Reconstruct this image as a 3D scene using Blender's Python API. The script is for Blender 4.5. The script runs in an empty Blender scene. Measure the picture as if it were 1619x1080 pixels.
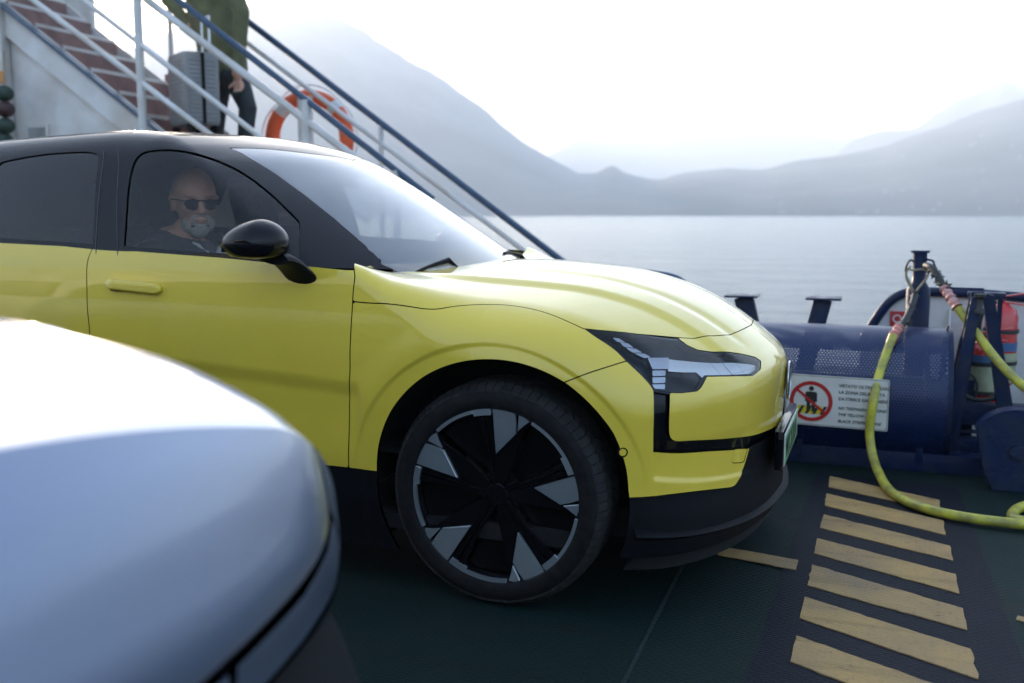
# yellow SUV on a car ferry, hazy lake and mountains behind
import bpy, bmesh, math, random
import numpy as np
from mathutils import Vector, Matrix
R = math.radians
random.seed(7); rng = np.random.default_rng(7)
SC = bpy.context.scene
COL = SC.collection

# ---------------------------------------------------------------- camera, sky, sun, exposure
CAM = np.array([1.08926, -2.73824, 1.21784])
YAW, PIT = R(20.2993), R(7.3130)
cam_data = bpy.data.cameras.new('camera')
cam = bpy.data.objects.new('camera', cam_data); COL.objects.link(cam)
cam.location = CAM; cam.rotation_euler = (R(90)-PIT, 0, YAW)
cam_data.lens = 35; cam_data.sensor_width = 36; cam_data.clip_start = 0.02; cam_data.clip_end = 60000
cam_data.dof.use_dof = True; cam_data.dof.focus_distance = 3.15; cam_data.dof.aperture_fstop = 2.3
SC.camera = cam

SUN_EL, SUN_AZ = R(11.5), R(-41.0)         # azimuth from +Y towards +X
w = bpy.data.worlds.new('World'); SC.world = w; w.use_nodes = True
nt = w.node_tree; nt.nodes.clear()
sky = nt.nodes.new('ShaderNodeTexSky'); sky.sky_type = 'NISHITA'; sky.sun_disc = False
sky.sun_elevation = SUN_EL; sky.sun_rotation = SUN_AZ; sky.air_density = .85; sky.dust_density = .9; sky.ozone_density = .9
sky.altitude = 200
bg = nt.nodes.new('ShaderNodeBackground'); bg.inputs['Strength'].default_value = 0.145
wo = nt.nodes.new('ShaderNodeOutputWorld')
nt.links.new(sky.outputs[0], bg.inputs['Color']); nt.links.new(bg.outputs[0], wo.inputs[0])
sd = bpy.data.lights.new('sun', 'SUN'); sd.energy = 3.9; sd.angle = R(0.6); sd.color = (1, .80, .60)
sun = bpy.data.objects.new('sun', sd); COL.objects.link(sun)
sdir = Vector((math.sin(SUN_AZ)*math.cos(SUN_EL), math.cos(SUN_AZ)*math.cos(SUN_EL), math.sin(SUN_EL)))
sun.rotation_euler = sdir.to_track_quat('Z', 'Y').to_euler()
vs = SC.view_settings; vs.view_transform = 'Standard'; vs.look = 'None'; vs.gamma = 1; vs.use_curve_mapping = False
vs.exposure = 2.05
SC.cycles.max_bounces = 10; SC.cycles.transparent_max_bounces = 16; SC.cycles.volume_bounces = 2
SC.cycles.use_denoising = True; SC.cycles.sample_clamp_indirect = 6.0
SC.cycles.caustics_reflective = False; SC.cycles.caustics_refractive = False

# camera-ray helper: where the ray through pixel (px,py) of the 1619x1080 photograph meets a plane
_fw = np.array([-math.sin(YAW)*math.cos(PIT), math.cos(YAW)*math.cos(PIT), -math.sin(PIT)])
_rt = np.array([math.cos(YAW), math.sin(YAW), 0.0]); _up = np.cross(_rt, _fw)
def at(px, py, x=None, y=None, z=None):
    d = _fw + _rt*((px-809.5)/1574.03) - _up*((py-540)/1574.03)
    ax, v = (0, x) if x is not None else (1, y) if y is not None else (2, z)
    p = CAM + d*((v-CAM[ax])/d[ax]); p[ax] = v
    return p
# --- SURF BEGIN
YC = 0.919

def spline(pts, n=None, t=None):
    """natural cubic spline through pts (k,d) by chord length; sample n even or at t"""
    p = np.asarray(pts, float)
    ch = np.r_[0, np.cumsum(np.linalg.norm(np.diff(p, axis=0), axis=1) + 1e-9)]
    k = len(p); h = np.diff(ch)
    A = np.zeros((k, k)); B = np.zeros((k, p.shape[1])); A[0, 0] = A[-1, -1] = 1
    for i in range(1, k - 1):
        A[i, i-1] = h[i-1]; A[i, i] = 2*(h[i-1]+h[i]); A[i, i+1] = h[i]
        B[i] = 6*((p[i+1]-p[i])/h[i] - (p[i]-p[i-1])/h[i-1])
    M = np.linalg.solve(A, B)
    if t is None: t = np.linspace(0, ch[-1], n)
    i = np.clip(np.searchsorted(ch, t, side='right')-1, 0, k-2)
    a = (ch[i+1]-t)[:, None]; b = (t-ch[i])[:, None]; hh = h[i][:, None]
    return (M[i]*a**3 + M[i+1]*b**3)/(6*hh) + (p[i]/hh - M[i]*hh/6)*a + (p[i+1]/hh - M[i+1]*hh/6)*b

def pch(xs, ys):
    """monotone cubic function through (xs, ys)"""
    xs = np.asarray(xs, float); ys = np.asarray(ys, float)
    h = np.diff(xs); d = np.diff(ys)/h; m = np.zeros(len(xs))
    m[0] = d[0]; m[-1] = d[-1]
    for i in range(1, len(xs)-1):
        m[i] = 0 if d[i-1]*d[i] <= 0 else (h[i-1]+h[i])*3/((2*h[i]+h[i-1])/d[i-1]+(h[i]+2*h[i-1])/d[i])
    def f(x):
        x = np.clip(x, xs[0], xs[-1]); i = np.clip(np.searchsorted(xs, x, side='right')-1, 0, len(xs)-2)
        t = (x-xs[i])/h[i]
        return ((1+2*t)*(1-t)**2*ys[i] + t*(1-t)**2*h[i]*m[i] + t*t*(3-2*t)*ys[i+1] + t*t*(t-1)*h[i]*m[i+1])
    return f

def ss(a, b, x):
    t = np.clip((x-a)/(b-a), 0, 1); return t*t*(3-2*t)

def smax(a, b, k):
    h = np.maximum(k-np.abs(a-b), 0)/k
    return np.maximum(a, b) + h*h*k*0.25

def plan_samples(pts, steps):
    """steps: list of (x threshold, spacing): sample the plan curve with variable spacing"""
    dense = spline(pts, 4000)
    s = np.r_[0, np.cumsum(np.linalg.norm(np.diff(dense, axis=0), axis=1))]
    out = [0.0]
    while out[-1] < s[-1]-1e-6:
        x, y = [np.interp(out[-1], s, dense[:, j]) for j in (0, 1)]
        out.append(min(s[-1], out[-1] + steps(x, y)))
    out = np.array(out)
    q = np.stack([np.interp(out, s, dense[:, j]) for j in (0, 1)], 1)
    e = 1e-3
    a = np.stack([np.interp(np.clip(out-e, 0, s[-1]), s, dense[:, j]) for j in (0, 1)], 1)
    b = np.stack([np.interp(np.clip(out+e, 0, s[-1]), s, dense[:, j]) for j in (0, 1)], 1)
    t = b-a; t /= np.linalg.norm(t, axis=1)[:, None]
    n = np.stack([t[:, 1], -t[:, 0]], 1)      # outward for a curve run rear -> front on the right side
    n[0] = (-1, 0); n[-1] = (1, 0)
    return out, q, n

def shell(pts, steps, c, zc, z0, F, T, zstep=0.005, thn=60, wn=110, fan=0.30, wl=0.72):
    """rays from a contracted core out to the zero of F(u_xy, n, r, z, x, y).  returns P (nu,nv,3), U (nu), V (nv)"""
    U, q, n = plan_samples(pts, steps)
    core = q - n*(c(q[:, 0]) if callable(c) else c)[:, None] if callable(c) else q - n*c
    cl = np.linalg.norm(core-q, axis=1)
    zs = np.arange(z0, zc-1e-9, zstep); th = np.linspace(0, np.pi/2, thn); w = np.linspace(0, 1, wn)[1:]**1.15
    nu = len(U); nv = len(zs)+len(th)+len(w)
    V = np.r_[zs, zc+th*fan, zc+fan*np.pi/2+w*wl]
    Tt = T(q)
    P = np.zeros((nu, nv, 3))
    O = np.zeros((nu, nv, 3)); D = np.zeros((nu, nv, 3)); R0 = np.zeros((nu, nv))
    i = 0
    for z in zs:
        O[:, i, :2] = core; O[:, i, 2] = z; D[:, i, :2] = n; i += 1
    for a in th:
        O[:, i, :2] = core; O[:, i, 2] = zc; D[:, i, :2] = n*np.cos(a); D[:, i, 2] = np.sin(a); i += 1
    for b in w:
        O[:, i, :2] = core*(1-b)+Tt*b; O[:, i, 2] = zc; D[:, i, 2] = 1
        R0[:, i] = -np.linalg.norm((core-Tt)*b, axis=1); i += 1
    lo = np.zeros((nu, nv)); hi = np.full((nu, nv), 1.6)
    hor = np.linalg.norm(D[:, :, :2], axis=2)
    Q = np.broadcast_to(q[:, None, :], (nu, nv, 2)); N = np.broadcast_to(n[:, None, :], (nu, nv, 2))
    for _ in range(24):
        m = (lo+hi)/2; X = O+D*m[..., None]
        out = F(Q, N, R0+hor*m-cl[:, None], X[..., 2], X[..., 0], X[..., 1]) > 0
        hi = np.where(out, m, hi); lo = np.where(out, lo, m)
    P = O+D*((lo+hi)/2)[..., None]
    return P, U, V

# ---------- lower body of the yellow car (x forward, y = inset from the right side, z up) ----------
BODY = [(-3.443, .919), (-3.435, .60), (-3.39, .30), (-3.27, .11), (-3.05, .03), (-2.65, .0), (-2.0, .008), (-1.3, .018),
        (-.7, .014), (-.3, .003), (0, 0), (.2, .008), (.35, .035), (.45, .078), (.53, .135), (.60, .215), (.66, .315),
        (.71, .43), (.75, .57), (.776, .73), (.79, .919)]
_side = pch([.0, .2, .3, .42, .55, .66, .76, .86, .95, 1.02, 1.07, 1.2], [.06, .035, .02, .013, .004, 0, 0, .004, .015, .028, .042, .10])
_front = pch([.0, .18, .24, .30, .38, .46, .55, .64, .70, .74, .79, .85, 1.0], [.03, .012, .0, .004, .014, .014, .008, .0, .0, .006, .02, .05, .15])
_hc = pch([-3.5, -3.0, -.75, -.6, -.5, -.16, .12, .36, .50, .60, .70, .80, 1.0], [1.20, 1.25, 1.25, 1.11, 1.046, 1.039, 1.019, .968, .914, .859, .787, .712, .56])

def body_H(x, y):
    d = np.clip(y, 0, YC)                      # inset
    e = (YC-d)/.80
    h = _hc(x + .15*e*e*ss(.15, .6, x))
    h = h - (.060+.030*ss(-.5, .3, x))*e*e
    h = h + .066*np.exp(-(d/.30)**2)*(1-ss(-.50, -.08, x))
    h = h + .045*np.exp(-(d/.17)**2)*(1-ss(-.53, -.36, x))
    # two soft folds along the bonnet
    f1 = .33+.14*ss(-.5, .7, x)
    h = h + .012*ss(f1-.035, f1+.030, d)*ss(-.55, -.2, x)*(1-ss(.66, .80, x)) - .012
    f2 = .58+.06*ss(-.5, .7, x)
    h = h - .006*np.exp(-((d-f2)/.035)**2)*ss(-.4, 0, x)*(1-ss(.6, .72, x))
    return h

def body_delta(x, y, z, nx):
    """inset of the wall below the plan curve"""
    fr = ss(.25, .85, nx)
    d = _side(z)*(1-fr)+_front(z)*fr
    # wheel-arch swelling, front and rear
    for cx in (0.0, -2.65):
        R = np.hypot(x-cx, z-.352); ang = np.arctan2(z-.352, x-cx)
        top = ss(-.1, .6, ang)*ss(-.1, .6, np.pi-ang)
        d = d - .006*top*(1-ss(.50, .59, R))*(1-fr)
        d = d + .007*top*(1-ss(.470, .484, R))*(1-fr)
    # hollow of the lower door with its fold above, from behind the rear arch to just past the door edge
    zt = .69+(-.45-x)*.055
    m = ss(-2.35, -1.5, x)*(1-ss(-.462, -.425, x))
    d = d + m*(.014*(1-ss(zt-.06, zt+.006, z))*ss(.38, .60, z) + .004*(1-ss(.36, .46, z)))
    # scoop pressed into the lower corner of the bumper, under the black band
    zb = .436-(x-.49)*.21
    d = d + .0065*ss(.484, .498, x)*ss(zb-.007, zb+.007, z)*(1-ss(.50, .56, z))*ss(.02, .06, y)*(1-ss(.40, .60, y))
    return d

def body_F(Q, N, r, z, x, y):
    k = np.where(N[..., 0] > 0, .13*(1-ss(.25, .92, N[..., 0]))+.045, .17)
    k = np.where(x < -.6, .12, k*(.25+.75*ss(-.52, .0, x)))
    a = r + body_delta(Q[..., 0], Q[..., 1], z, N[..., 0])
    return smax(a, z-body_H(x, y), k)

def body_T(q):
    x = q[:, 0]
    return np.stack([np.interp(x, [-3.443, -3.0, -.2, .3, .6, .79], [-3.0, -2.7, -.2, .2, .36, .45]), np.full(len(x), YC)], 1)

def body_steps(x, y):
    return .03 if x < -2.4 and y < .9 else .03 if x < -1.75 else .0055

def body_mesh():
    return shell(BODY, body_steps, .19, .70, .14, body_F, body_T, .0055, 76, 110)

# ---------- cabin ----------
CAB = [(-3.36, .919), (-3.33, .55), (-3.24, .25), (-3.08, .12), (-2.75, .075), (-2.2, .052), (-1.6, .046), (-1.1, .052),
       (-.8, .066), (-.6, .09), (-.47, .15), (-.40, .27), (-.34, .45), (-.31, .68), (-.30, .919)]
_cz = pch([-3.55, -3.4, -3.3, -3.15, -2.9, -2.5, -2.0, -1.6, -1.3, -1.12, -.98, -.8, -.57, -.327, -.1],
          [1.0, 1.12, 1.22, 1.33, 1.43, 1.505, 1.537, 1.547, 1.530, 1.493, 1.444, 1.348, 1.208, 1.055, .90])
_cs = pch([.9, 1.05, 1.2, 1.35, 1.5, 1.6], [.0, .012, .055, .118, .20, .26])

def cab_H(x, y):
    d = (y-YC)/.62
    xp = x + (.185*d*d)*ss(-1.75, -1.15, x)
    return _cz(xp) - .022*d*d

def cab_F(Q, N, r, z, x, y):
    a = r + _cs(z)*np.abs(N[..., 1])**.5 - .35*np.clip(N[..., 0], 0, 1)**2
    k = .05+.05*(1-ss(-1.6, -1.1, x))
    return smax(a, z-cab_H(x, y), k)

def cab_T(q):
    x = q[:, 0]
    return np.stack([np.interp(x, [-3.36, -3.0, -.8, -.3], [-2.9, -2.7, -.85, -.75]), np.full(len(x), YC)], 1)

def cab_mesh():
    return shell(CAB, lambda x, y: .03 if x < -2.1 else .007, .13, 1.02, .97, cab_F, cab_T, .0065, 60, 100, fan=.20)
# --- SURF END

# ---------------------------------------------------------------- materials
def mat(name, base, rough=.5, metal=0., spec=.5, coat=0., coat_rough=.03, noise=0., nscale=8., bump=0., bscale=60.,
        rnoise=0., flake=0., sheen=0., detail=4., emis=None, trans=0., alpha=1., dirt=None):
    m = bpy.data.materials.new(name); m.use_nodes = True
    nt = m.node_tree; b = nt.nodes['Principled BSDF']; L = nt.links
    b.inputs['Base Color'].default_value = (*base, 1); b.inputs['Roughness'].default_value = rough
    b.inputs['Metallic'].default_value = metal; b.inputs['Specular IOR Level'].default_value = spec
    b.inputs['Coat Weight'].default_value = coat; b.inputs['Coat Roughness'].default_value = coat_rough
    if sheen: b.inputs['Sheen Weight'].default_value = sheen
    if trans: b.inputs['Transmission Weight'].default_value = trans
    tc = nt.nodes.new('ShaderNodeTexCoord')
    def nz(scale, det=detail, vec=None):
        n = nt.nodes.new('ShaderNodeTexNoise'); n.inputs['Scale'].default_value = scale; n.inputs['Detail'].default_value = det
        L.new(vec or tc.outputs['Object'], n.inputs['Vector']); return n
    if noise:
        n = nz(nscale); mx = nt.nodes.new('ShaderNodeMix'); mx.data_type = 'RGBA'
        mr = nt.nodes.new('ShaderNodeMapRange'); mr.inputs[1].default_value = .35; mr.inputs[2].default_value = .65
        L.new(n.outputs[0], mr.inputs[0]); L.new(mr.outputs[0], mx.inputs[0])
        d = dirt or tuple(c*(1-noise) for c in base)
        mx.inputs[6].default_value = (*base, 1); mx.inputs[7].default_value = (*d, 1)
        L.new(mx.outputs[2], b.inputs['Base Color'])
    if rnoise:
        n = nz(nscale*2.3); mr = nt.nodes.new('ShaderNodeMapRange'); mr.inputs[1].default_value = .3; mr.inputs[2].default_value = .7
        mr.inputs[3].default_value = max(0, rough-rnoise); mr.inputs[4].default_value = min(1, rough+rnoise)
        L.new(n.outputs[0], mr.inputs[0]); L.new(mr.outputs[0], b.inputs['Roughness'])
    if bump:
        n = nz(bscale, 3); bp = nt.nodes.new('ShaderNodeBump'); bp.inputs['Strength'].default_value = bump; bp.inputs['Distance'].default_value = .01
        L.new(n.outputs[0], bp.inputs['Height']); L.new(bp.outputs[0], b.inputs['Normal'])
    if emis: b.inputs['Emission Color'].default_value = (*emis[:3], 1); b.inputs['Emission Strength'].default_value = emis[3]
    return m

def glass(name, tint, ior=1.5, rough=0.0, refl=1.0, k=1.7, film=0.0):
    m = bpy.data.materials.new(name); m.use_nodes = True; nt = m.node_tree; nt.nodes.clear()
    o = nt.nodes.new('ShaderNodeOutputMaterial'); mx = nt.nodes.new('ShaderNodeMixShader')
    t = nt.nodes.new('ShaderNodeBsdfTransparent'); t.inputs[0].default_value = (*tint, 1)
    g = nt.nodes.new('ShaderNodeBsdfGlossy'); g.inputs['Roughness'].default_value = rough; g.inputs[0].default_value = (refl, refl, refl, 1)
    f = nt.nodes.new('ShaderNodeFresnel'); f.inputs['IOR'].default_value = ior
    # a pane has two faces: reflectance of both together
    a = nt.nodes.new('ShaderNodeMath'); a.operation = 'MULTIPLY'; a.inputs[1].default_value = k; a.use_clamp = True
    L = nt.links; L.new(f.outputs[0], a.inputs[0]); L.new(a.outputs[0], mx.inputs[0]); L.new(t.outputs[0], mx.inputs[1]); L.new(g.outputs[0], mx.inputs[2]); 
    last = mx
    if film:      # thin film of dust and grease: scatters what comes from behind and from above
        tl = nt.nodes.new('ShaderNodeBsdfTranslucent'); tl.inputs[0].default_value = (.9, .9, .92, 1); df = nt.nodes.new('ShaderNodeBsdfDiffuse'); df.inputs[0].default_value = (.8, .8, .8, 1)
        m2 = nt.nodes.new('ShaderNodeMixShader'); m2.inputs[0].default_value = .4; L.new(tl.outputs[0], m2.inputs[1]); L.new(df.outputs[0], m2.inputs[2])
        m3 = nt.nodes.new('ShaderNodeMixShader'); m3.inputs[0].default_value = film; L.new(mx.outputs[0], m3.inputs[1]); L.new(m2.outputs[0], m3.inputs[2]); last = m3
    L.new(last.outputs[0], o.inputs[0])
    return m

M = {}
M['seam'] = mat('seam_grey', (.05, .05, .055), .5)
M['yellow'] = mat('yellow_paint', (.86, .625, .060), .40, spec=.3, coat=1, coat_rough=.02, noise=.05, nscale=3)
M['silver_paint'] = mat('silver_blue_paint', (.20, .245, .34), .38, metal=.7, coat=1, coat_rough=.09)
M['gloss_black'] = mat('gloss_black', (.005, .005, .007), .3, coat=.55, coat_rough=.015, spec=.02)
M['matte_black'] = mat('matte_black_plastic', (.0065, .007, .009), .50, bump=.10, bscale=900, spec=.12)
M['void'] = mat('underbody_black', (.006, .006, .006), .9, noise=.3)
M['rubber'] = mat('tyre_rubber', (.010, .010, .011), .65, noise=.35, nscale=30, bump=.15, bscale=300, dirt=(.018, .016, .015), spec=.12)
M['tread'] = mat('tread_rubber', (.020, .020, .021), .7, noise=.3, nscale=30, dirt=(.034, .031, .028), spec=.3)
M['alloy'] = mat('machined_alloy', (.58, .62, .64), .36, metal=.85, noise=.05, nscale=40)
M['wheel_black'] = mat('wheel_gloss_black', (.004, .004, .005), .3, coat=.6, coat_rough=.03, spec=.1)
M['brake'] = mat('brake_disc', (.35, .34, .33), .35, metal=1, noise=.3, nscale=20)
M['side_glass'] = glass('tinted_side_glass', (.76, .73, .68), k=.8)
M['rear_glass'] = glass('dark_rear_glass', (.10, .095, .09), k=1.0)
M['windshield'] = glass('windshield_glass', (.72, .80, .82), 1.6, k=2.5, film=.42)
M['lens'] = glass('headlamp_lens', (.94, .95, .97), 1.42, k=.75)
M['seat'] = mat('seat_fabric', (.060, .058, .056), .85, noise=.3, nscale=30, bump=.3, bscale=250)
M['dash'] = mat('dashboard_plastic', (.045, .046, .05), .6, bump=.1, bscale=300)
M['lamp_tile'] = mat('lamp_white_tile', (.62, .64, .68), .3, metal=.3, coat=.6)
M['chrome'] = mat('reflector_chrome', (.92, .92, .90), .25, metal=.25, coat=.5)
M['lamp_dark'] = mat('lamp_housing', (.008, .010, .018), .3, coat=.3, spec=.2)
M['plate'] = mat('plate_green', (.36, .62, .30), .35, coat=.3, noise=.06)
M['plate_ink'] = mat('plate_black_letters', (.01, .012, .01), .4)
M['steel'] = mat('bright_steel', (.6, .61, .62), .28, metal=1, noise=.1)
M['skin'] = mat('skin', (.74, .40, .27), .5, noise=.12, nscale=25, bump=.08, bscale=160)
M['hair'] = mat('grey_hair', (.66, .61, .53), .7, noise=.35, nscale=90, bump=.8, bscale=220)
M['jacket'] = mat('dark_jacket', (.022, .022, .026), .8, noise=.3, nscale=14, bump=.25, bscale=80, sheen=.3)
M['shirt'] = mat('pale_shirt', (.62, .62, .60), .8, noise=.12, nscale=30, bump=.2, bscale=80)
M['lenses'] = mat('sunglass_lens', (.012, .010, .010), .12, coat=.5)
# ferry
M['white_ship'] = mat('ship_white_paint', (.74, .73, .71), .42, noise=.14, nscale=3.0, bump=.12, bscale=14, rnoise=.12, coat=.2, dirt=(.58, .53, .47))
M['navy'] = mat('ship_navy_paint', (.007, .017, .060), .42, noise=.35, nscale=9, bump=.25, bscale=40, rnoise=.15, spec=.18, dirt=(.022, .030, .055))
M['navy_rail'] = mat('blue_handrail_paint', (.02, .065, .13), .35, noise=.25, nscale=14, rnoise=.1, coat=.3)
M['red_step'] = mat('red_oxide_paint', (.30, .17, .15), .6, noise=.35, nscale=6, bump=.2, bscale=30)
M['orange'] = mat('lifebuoy_orange', (.86, .13, .035), .55, noise=.12, nscale=9, bump=.1, bscale=50)
M['tape'] = mat('reflective_tape', (.70, .70, .66), .35, metal=.2)
M['hose'] = mat('yellow_hose_rubber', (.56, .52, .05), .42, noise=.28, nscale=18, bump=.12, bscale=60, dirt=(.30, .27, .06), coat=.15)
M['pink'] = mat('faded_red_tape', (.62, .20, .16), .55, noise=.45, nscale=30, bump=.9, bscale=50, dirt=(.70, .42, .38))
M['cable'] = mat('black_cable', (.025, .028, .026), .55, noise=.3, nscale=30)
M['tie'] = mat('green_black_tie', (.035, .04, .028), .6)
M['rope'] = mat('pale_rope', (.48, .42, .30), .9, noise=.3, nscale=60, bump=.9, bscale=200)
M['ext_red'] = mat('extinguisher_red', (.62, .018, .015), .25, coat=.8, noise=.1, nscale=9)
M['ext_label'] = mat('extinguisher_label', (.42, .44, .27), .5, noise=.25, nscale=22)
M['ext_blue'] = mat('extinguisher_blue_label', (.05, .13, .26), .5)
M['sign_white'] = mat('sign_white', (.72, .71, .66), .45, noise=.10, nscale=11, coat=.2)
M['sign_red'] = mat('sign_red', (.50, .02, .02), .45, noise=.08)
M['sign_black'] = mat('sign_black', (.02, .02, .02), .5)
M['sign_yellow'] = mat('sign_yellow', (.70, .55, .03), .5)
M['olive'] = mat('olive_coat', (.16, .16, .075), .85, noise=.25, nscale=10, bump=.3, bscale=50)
M['trouser'] = mat('dark_trousers', (.035, .045, .050), .85, noise=.25, nscale=12, bump=.25, bscale=60)
M['shoe'] = mat('dark_shoe', (.03, .028, .025), .5)
M['case'] = mat('grey_suitcase_shell', (.26, .255, .25), .4, noise=.08, nscale=12, coat=.2)
M['float'] = mat('dark_green_buoy', (.035, .065, .045), .6, noise=.35, nscale=14)
M['float_red'] = mat('dark_maroon_buoy', (.08, .035, .035), .6, noise=.35, nscale=14)
M['orange_lamp'] = mat('orange_plastic', (.75, .28, .05), .4)

# ---------------------------------------------------------------- object helpers
def tag(o, label=None, cat=None, group=None, kind=None):
    if label: o['label'] = label
    if cat: o['category'] = cat
    if group: o['group'] = group
    if kind: o['kind'] = kind
    return o
def thing(name, label, cat, loc=(0, 0, 0), group=None, rz=0):
    o = bpy.data.objects.new(name, None); COL.objects.link(o); o.location = loc; o.rotation_euler.z = rz; o.empty_display_size = .1
    return tag(o, label, cat, group)
def link_mesh(name, me, m, parent=None, world=True):
    o = bpy.data.objects.new(name, me); COL.objects.link(o)
    if m is not None and not me.materials:
        me.materials.append(m)
    if parent is not None:
        o.parent = parent
        if world:
            g = Matrix.Identity(4); p = parent
            while p is not None: g = Matrix.LocRotScale(p.location, p.rotation_euler, p.scale) @ g; p = p.parent
            o.matrix_local = g.inverted()
    return o
class MB:
    """collects simple solids and links them as one mesh object (world coordinates)"""
    def __init__(s): s.bm = bmesh.new()
    def box(s, c, d, rot=None, bev=0.0):
        r = bmesh.ops.create_cube(s.bm, size=1); vs_ = r['verts']
        mt = Matrix.Translation(Vector(c)) @ (rot.to_4x4() if rot is not None else Matrix.Identity(4)) @ Matrix.Diagonal((*d, 1))
        bmesh.ops.transform(s.bm, matrix=mt, verts=vs_)
        if bev:
            es = list({e for v in vs_ for e in v.link_edges})
            bmesh.ops.bevel(s.bm, geom=es, offset=bev, segments=2, profile=.6, affect='EDGES')
        return s
    def bar(s, a, b, w_, h_, bev=0.0, up=(0, 0, 1)):
        a = Vector(a); b = Vector(b); x = (b-a).normalized(); u = Vector(up); y = u.cross(x).normalized(); z = x.cross(y)
        rot = Matrix((x, y, z)).transposed()
        return s.box((a+b)/2, ((b-a).length, w_, h_), rot, bev)
    def tube(s, pts, r, n=12, closed=False, cap=True):
        P = [Vector(p) for p in pts]; k = len(P); rs = r if hasattr(r, '__len__') else [r]*k
        rings = []; prev = None
        for i, p in enumerate(P):
            if closed: t = (P[(i+1) % k]-P[i-1])
            else: t = P[min(i+1, k-1)]-P[max(i-1, 0)]
            t = t.normalized()
            if prev is None:
                up = Vector((0, 0, 1)) if abs(t.z) < .9 else Vector((1, 0, 0)); u = up.cross(t).normalized()
            else: u = (prev-t*prev.dot(t)).normalized()
            prev = u; v = t.cross(u)
            rings.append([s.bm.verts.new(p+(u*math.cos(2*math.pi*j/n)+v*math.sin(2*math.pi*j/n))*rs[i]) for j in range(n)])
        m_ = k if closed else k-1
        for i in range(m_):
            a, b = rings[i], rings[(i+1) % k]
            for j in range(n): s.bm.faces.new((a[j], a[(j+1) % n], b[(j+1) % n], b[j]))
        if cap and not closed:
            s.bm.faces.new(rings[0][::-1]); s.bm.faces.new(rings[-1])
        return s
    def lathe(s, prof, o=(0, 0, 0), axis='z', n=32, a0=0, a1=2*math.pi):
        """prof: (radius, height) pairs"""
        full = abs(a1-a0-2*math.pi) < 1e-6; cnt = n if full else n+1; rings = []
        for i in range(cnt):
            a = a0+(a1-a0)*i/n; c, d = math.cos(a), math.sin(a); ring = []
            for r_, h in prof:
                p = {'z': (r_*c, r_*d, h), 'y': (r_*c, h, r_*d), 'x': (h, r_*c, r_*d)}[axis]
                ring.append(s.bm.verts.new((p[0]+o[0], p[1]+o[1], p[2]+o[2])))
            rings.append(ring)
        for i in range(n):
            a, b = rings[i], rings[(i+1) % cnt]
            for j in range(len(prof)-1):
                try: s.bm.faces.new((a[j], b[j], b[j+1], a[j+1]))
                except ValueError: pass
        return s
    def prism(s, poly, fn, t):
        """poly 2-D outline; fn(a, b, h) -> point; extruded from h=0 to h=t"""
        A = [s.bm.verts.new(fn(p[0], p[1], 0)) for p in poly]; B = [s.bm.verts.new(fn(p[0], p[1], t)) for p in poly]
        s.bm.faces.new(A); s.bm.faces.new(B[::-1]); k = len(poly)
        for i in range(k): s.bm.faces.new((A[i], B[i], B[(i+1) % k], A[(i+1) % k]))
        return s
    def ball(s, c, r, sub=2, sc=(1, 1, 1)):
        q = bmesh.ops.create_icosphere(s.bm, subdivisions=sub, radius=r)
        bmesh.ops.transform(s.bm, matrix=Matrix.Translation(Vector(c)) @ Matrix.Diagonal((*sc, 1)), verts=q['verts']); return s
    def build(s, name, m, parent=None, smooth=True, ang=40, merge=True):
        bm = s.bm
        if merge: bmesh.ops.remove_doubles(bm, verts=bm.verts, dist=1e-6)
        bmesh.ops.recalc_face_normals(bm, faces=bm.faces)
        if smooth:
            lim = math.cos(R(ang))
            for f in bm.faces: f.smooth = True
            for e in bm.edges:
                if len(e.link_faces) == 2 and e.link_faces[0].normal.dot(e.link_faces[1].normal) < lim: e.smooth = False
        me = bpy.data.meshes.new(name); bm.to_mesh(me); bm.free()
        return link_mesh(name, me, m, parent)
def copy_tree(o, parent=None):
    c = o.copy(); COL.objects.link(c); c.parent = parent
    for ch in list(o.children): copy_tree(ch, c)
    return c
def text_mesh(name, body, size, m, parent, mtx, extrude=.0006, sx=1.0):
    cu = bpy.data.curves.new(name, 'FONT'); cu.body = body; cu.size = size; cu.extrude = extrude; cu.offset = size*.022; cu.align_x = 'LEFT'
    cu.resolution_u = 3
    t = bpy.data.objects.new('tmp', cu); COL.objects.link(t)
    me = bpy.data.meshes.new_from_object(t.evaluated_get(bpy.context.evaluated_depsgraph_get()))
    bpy.data.objects.remove(t); bpy.data.curves.remove(cu)
    me.transform(Matrix.Diagonal((sx, 1, 1, 1))); me.transform(mtx); me.name = name
    return link_mesh(name, me, m, parent)
def smooth_pts(pts, n, closed=False):
    return [tuple(p) for p in spline(pts, n)]
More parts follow.
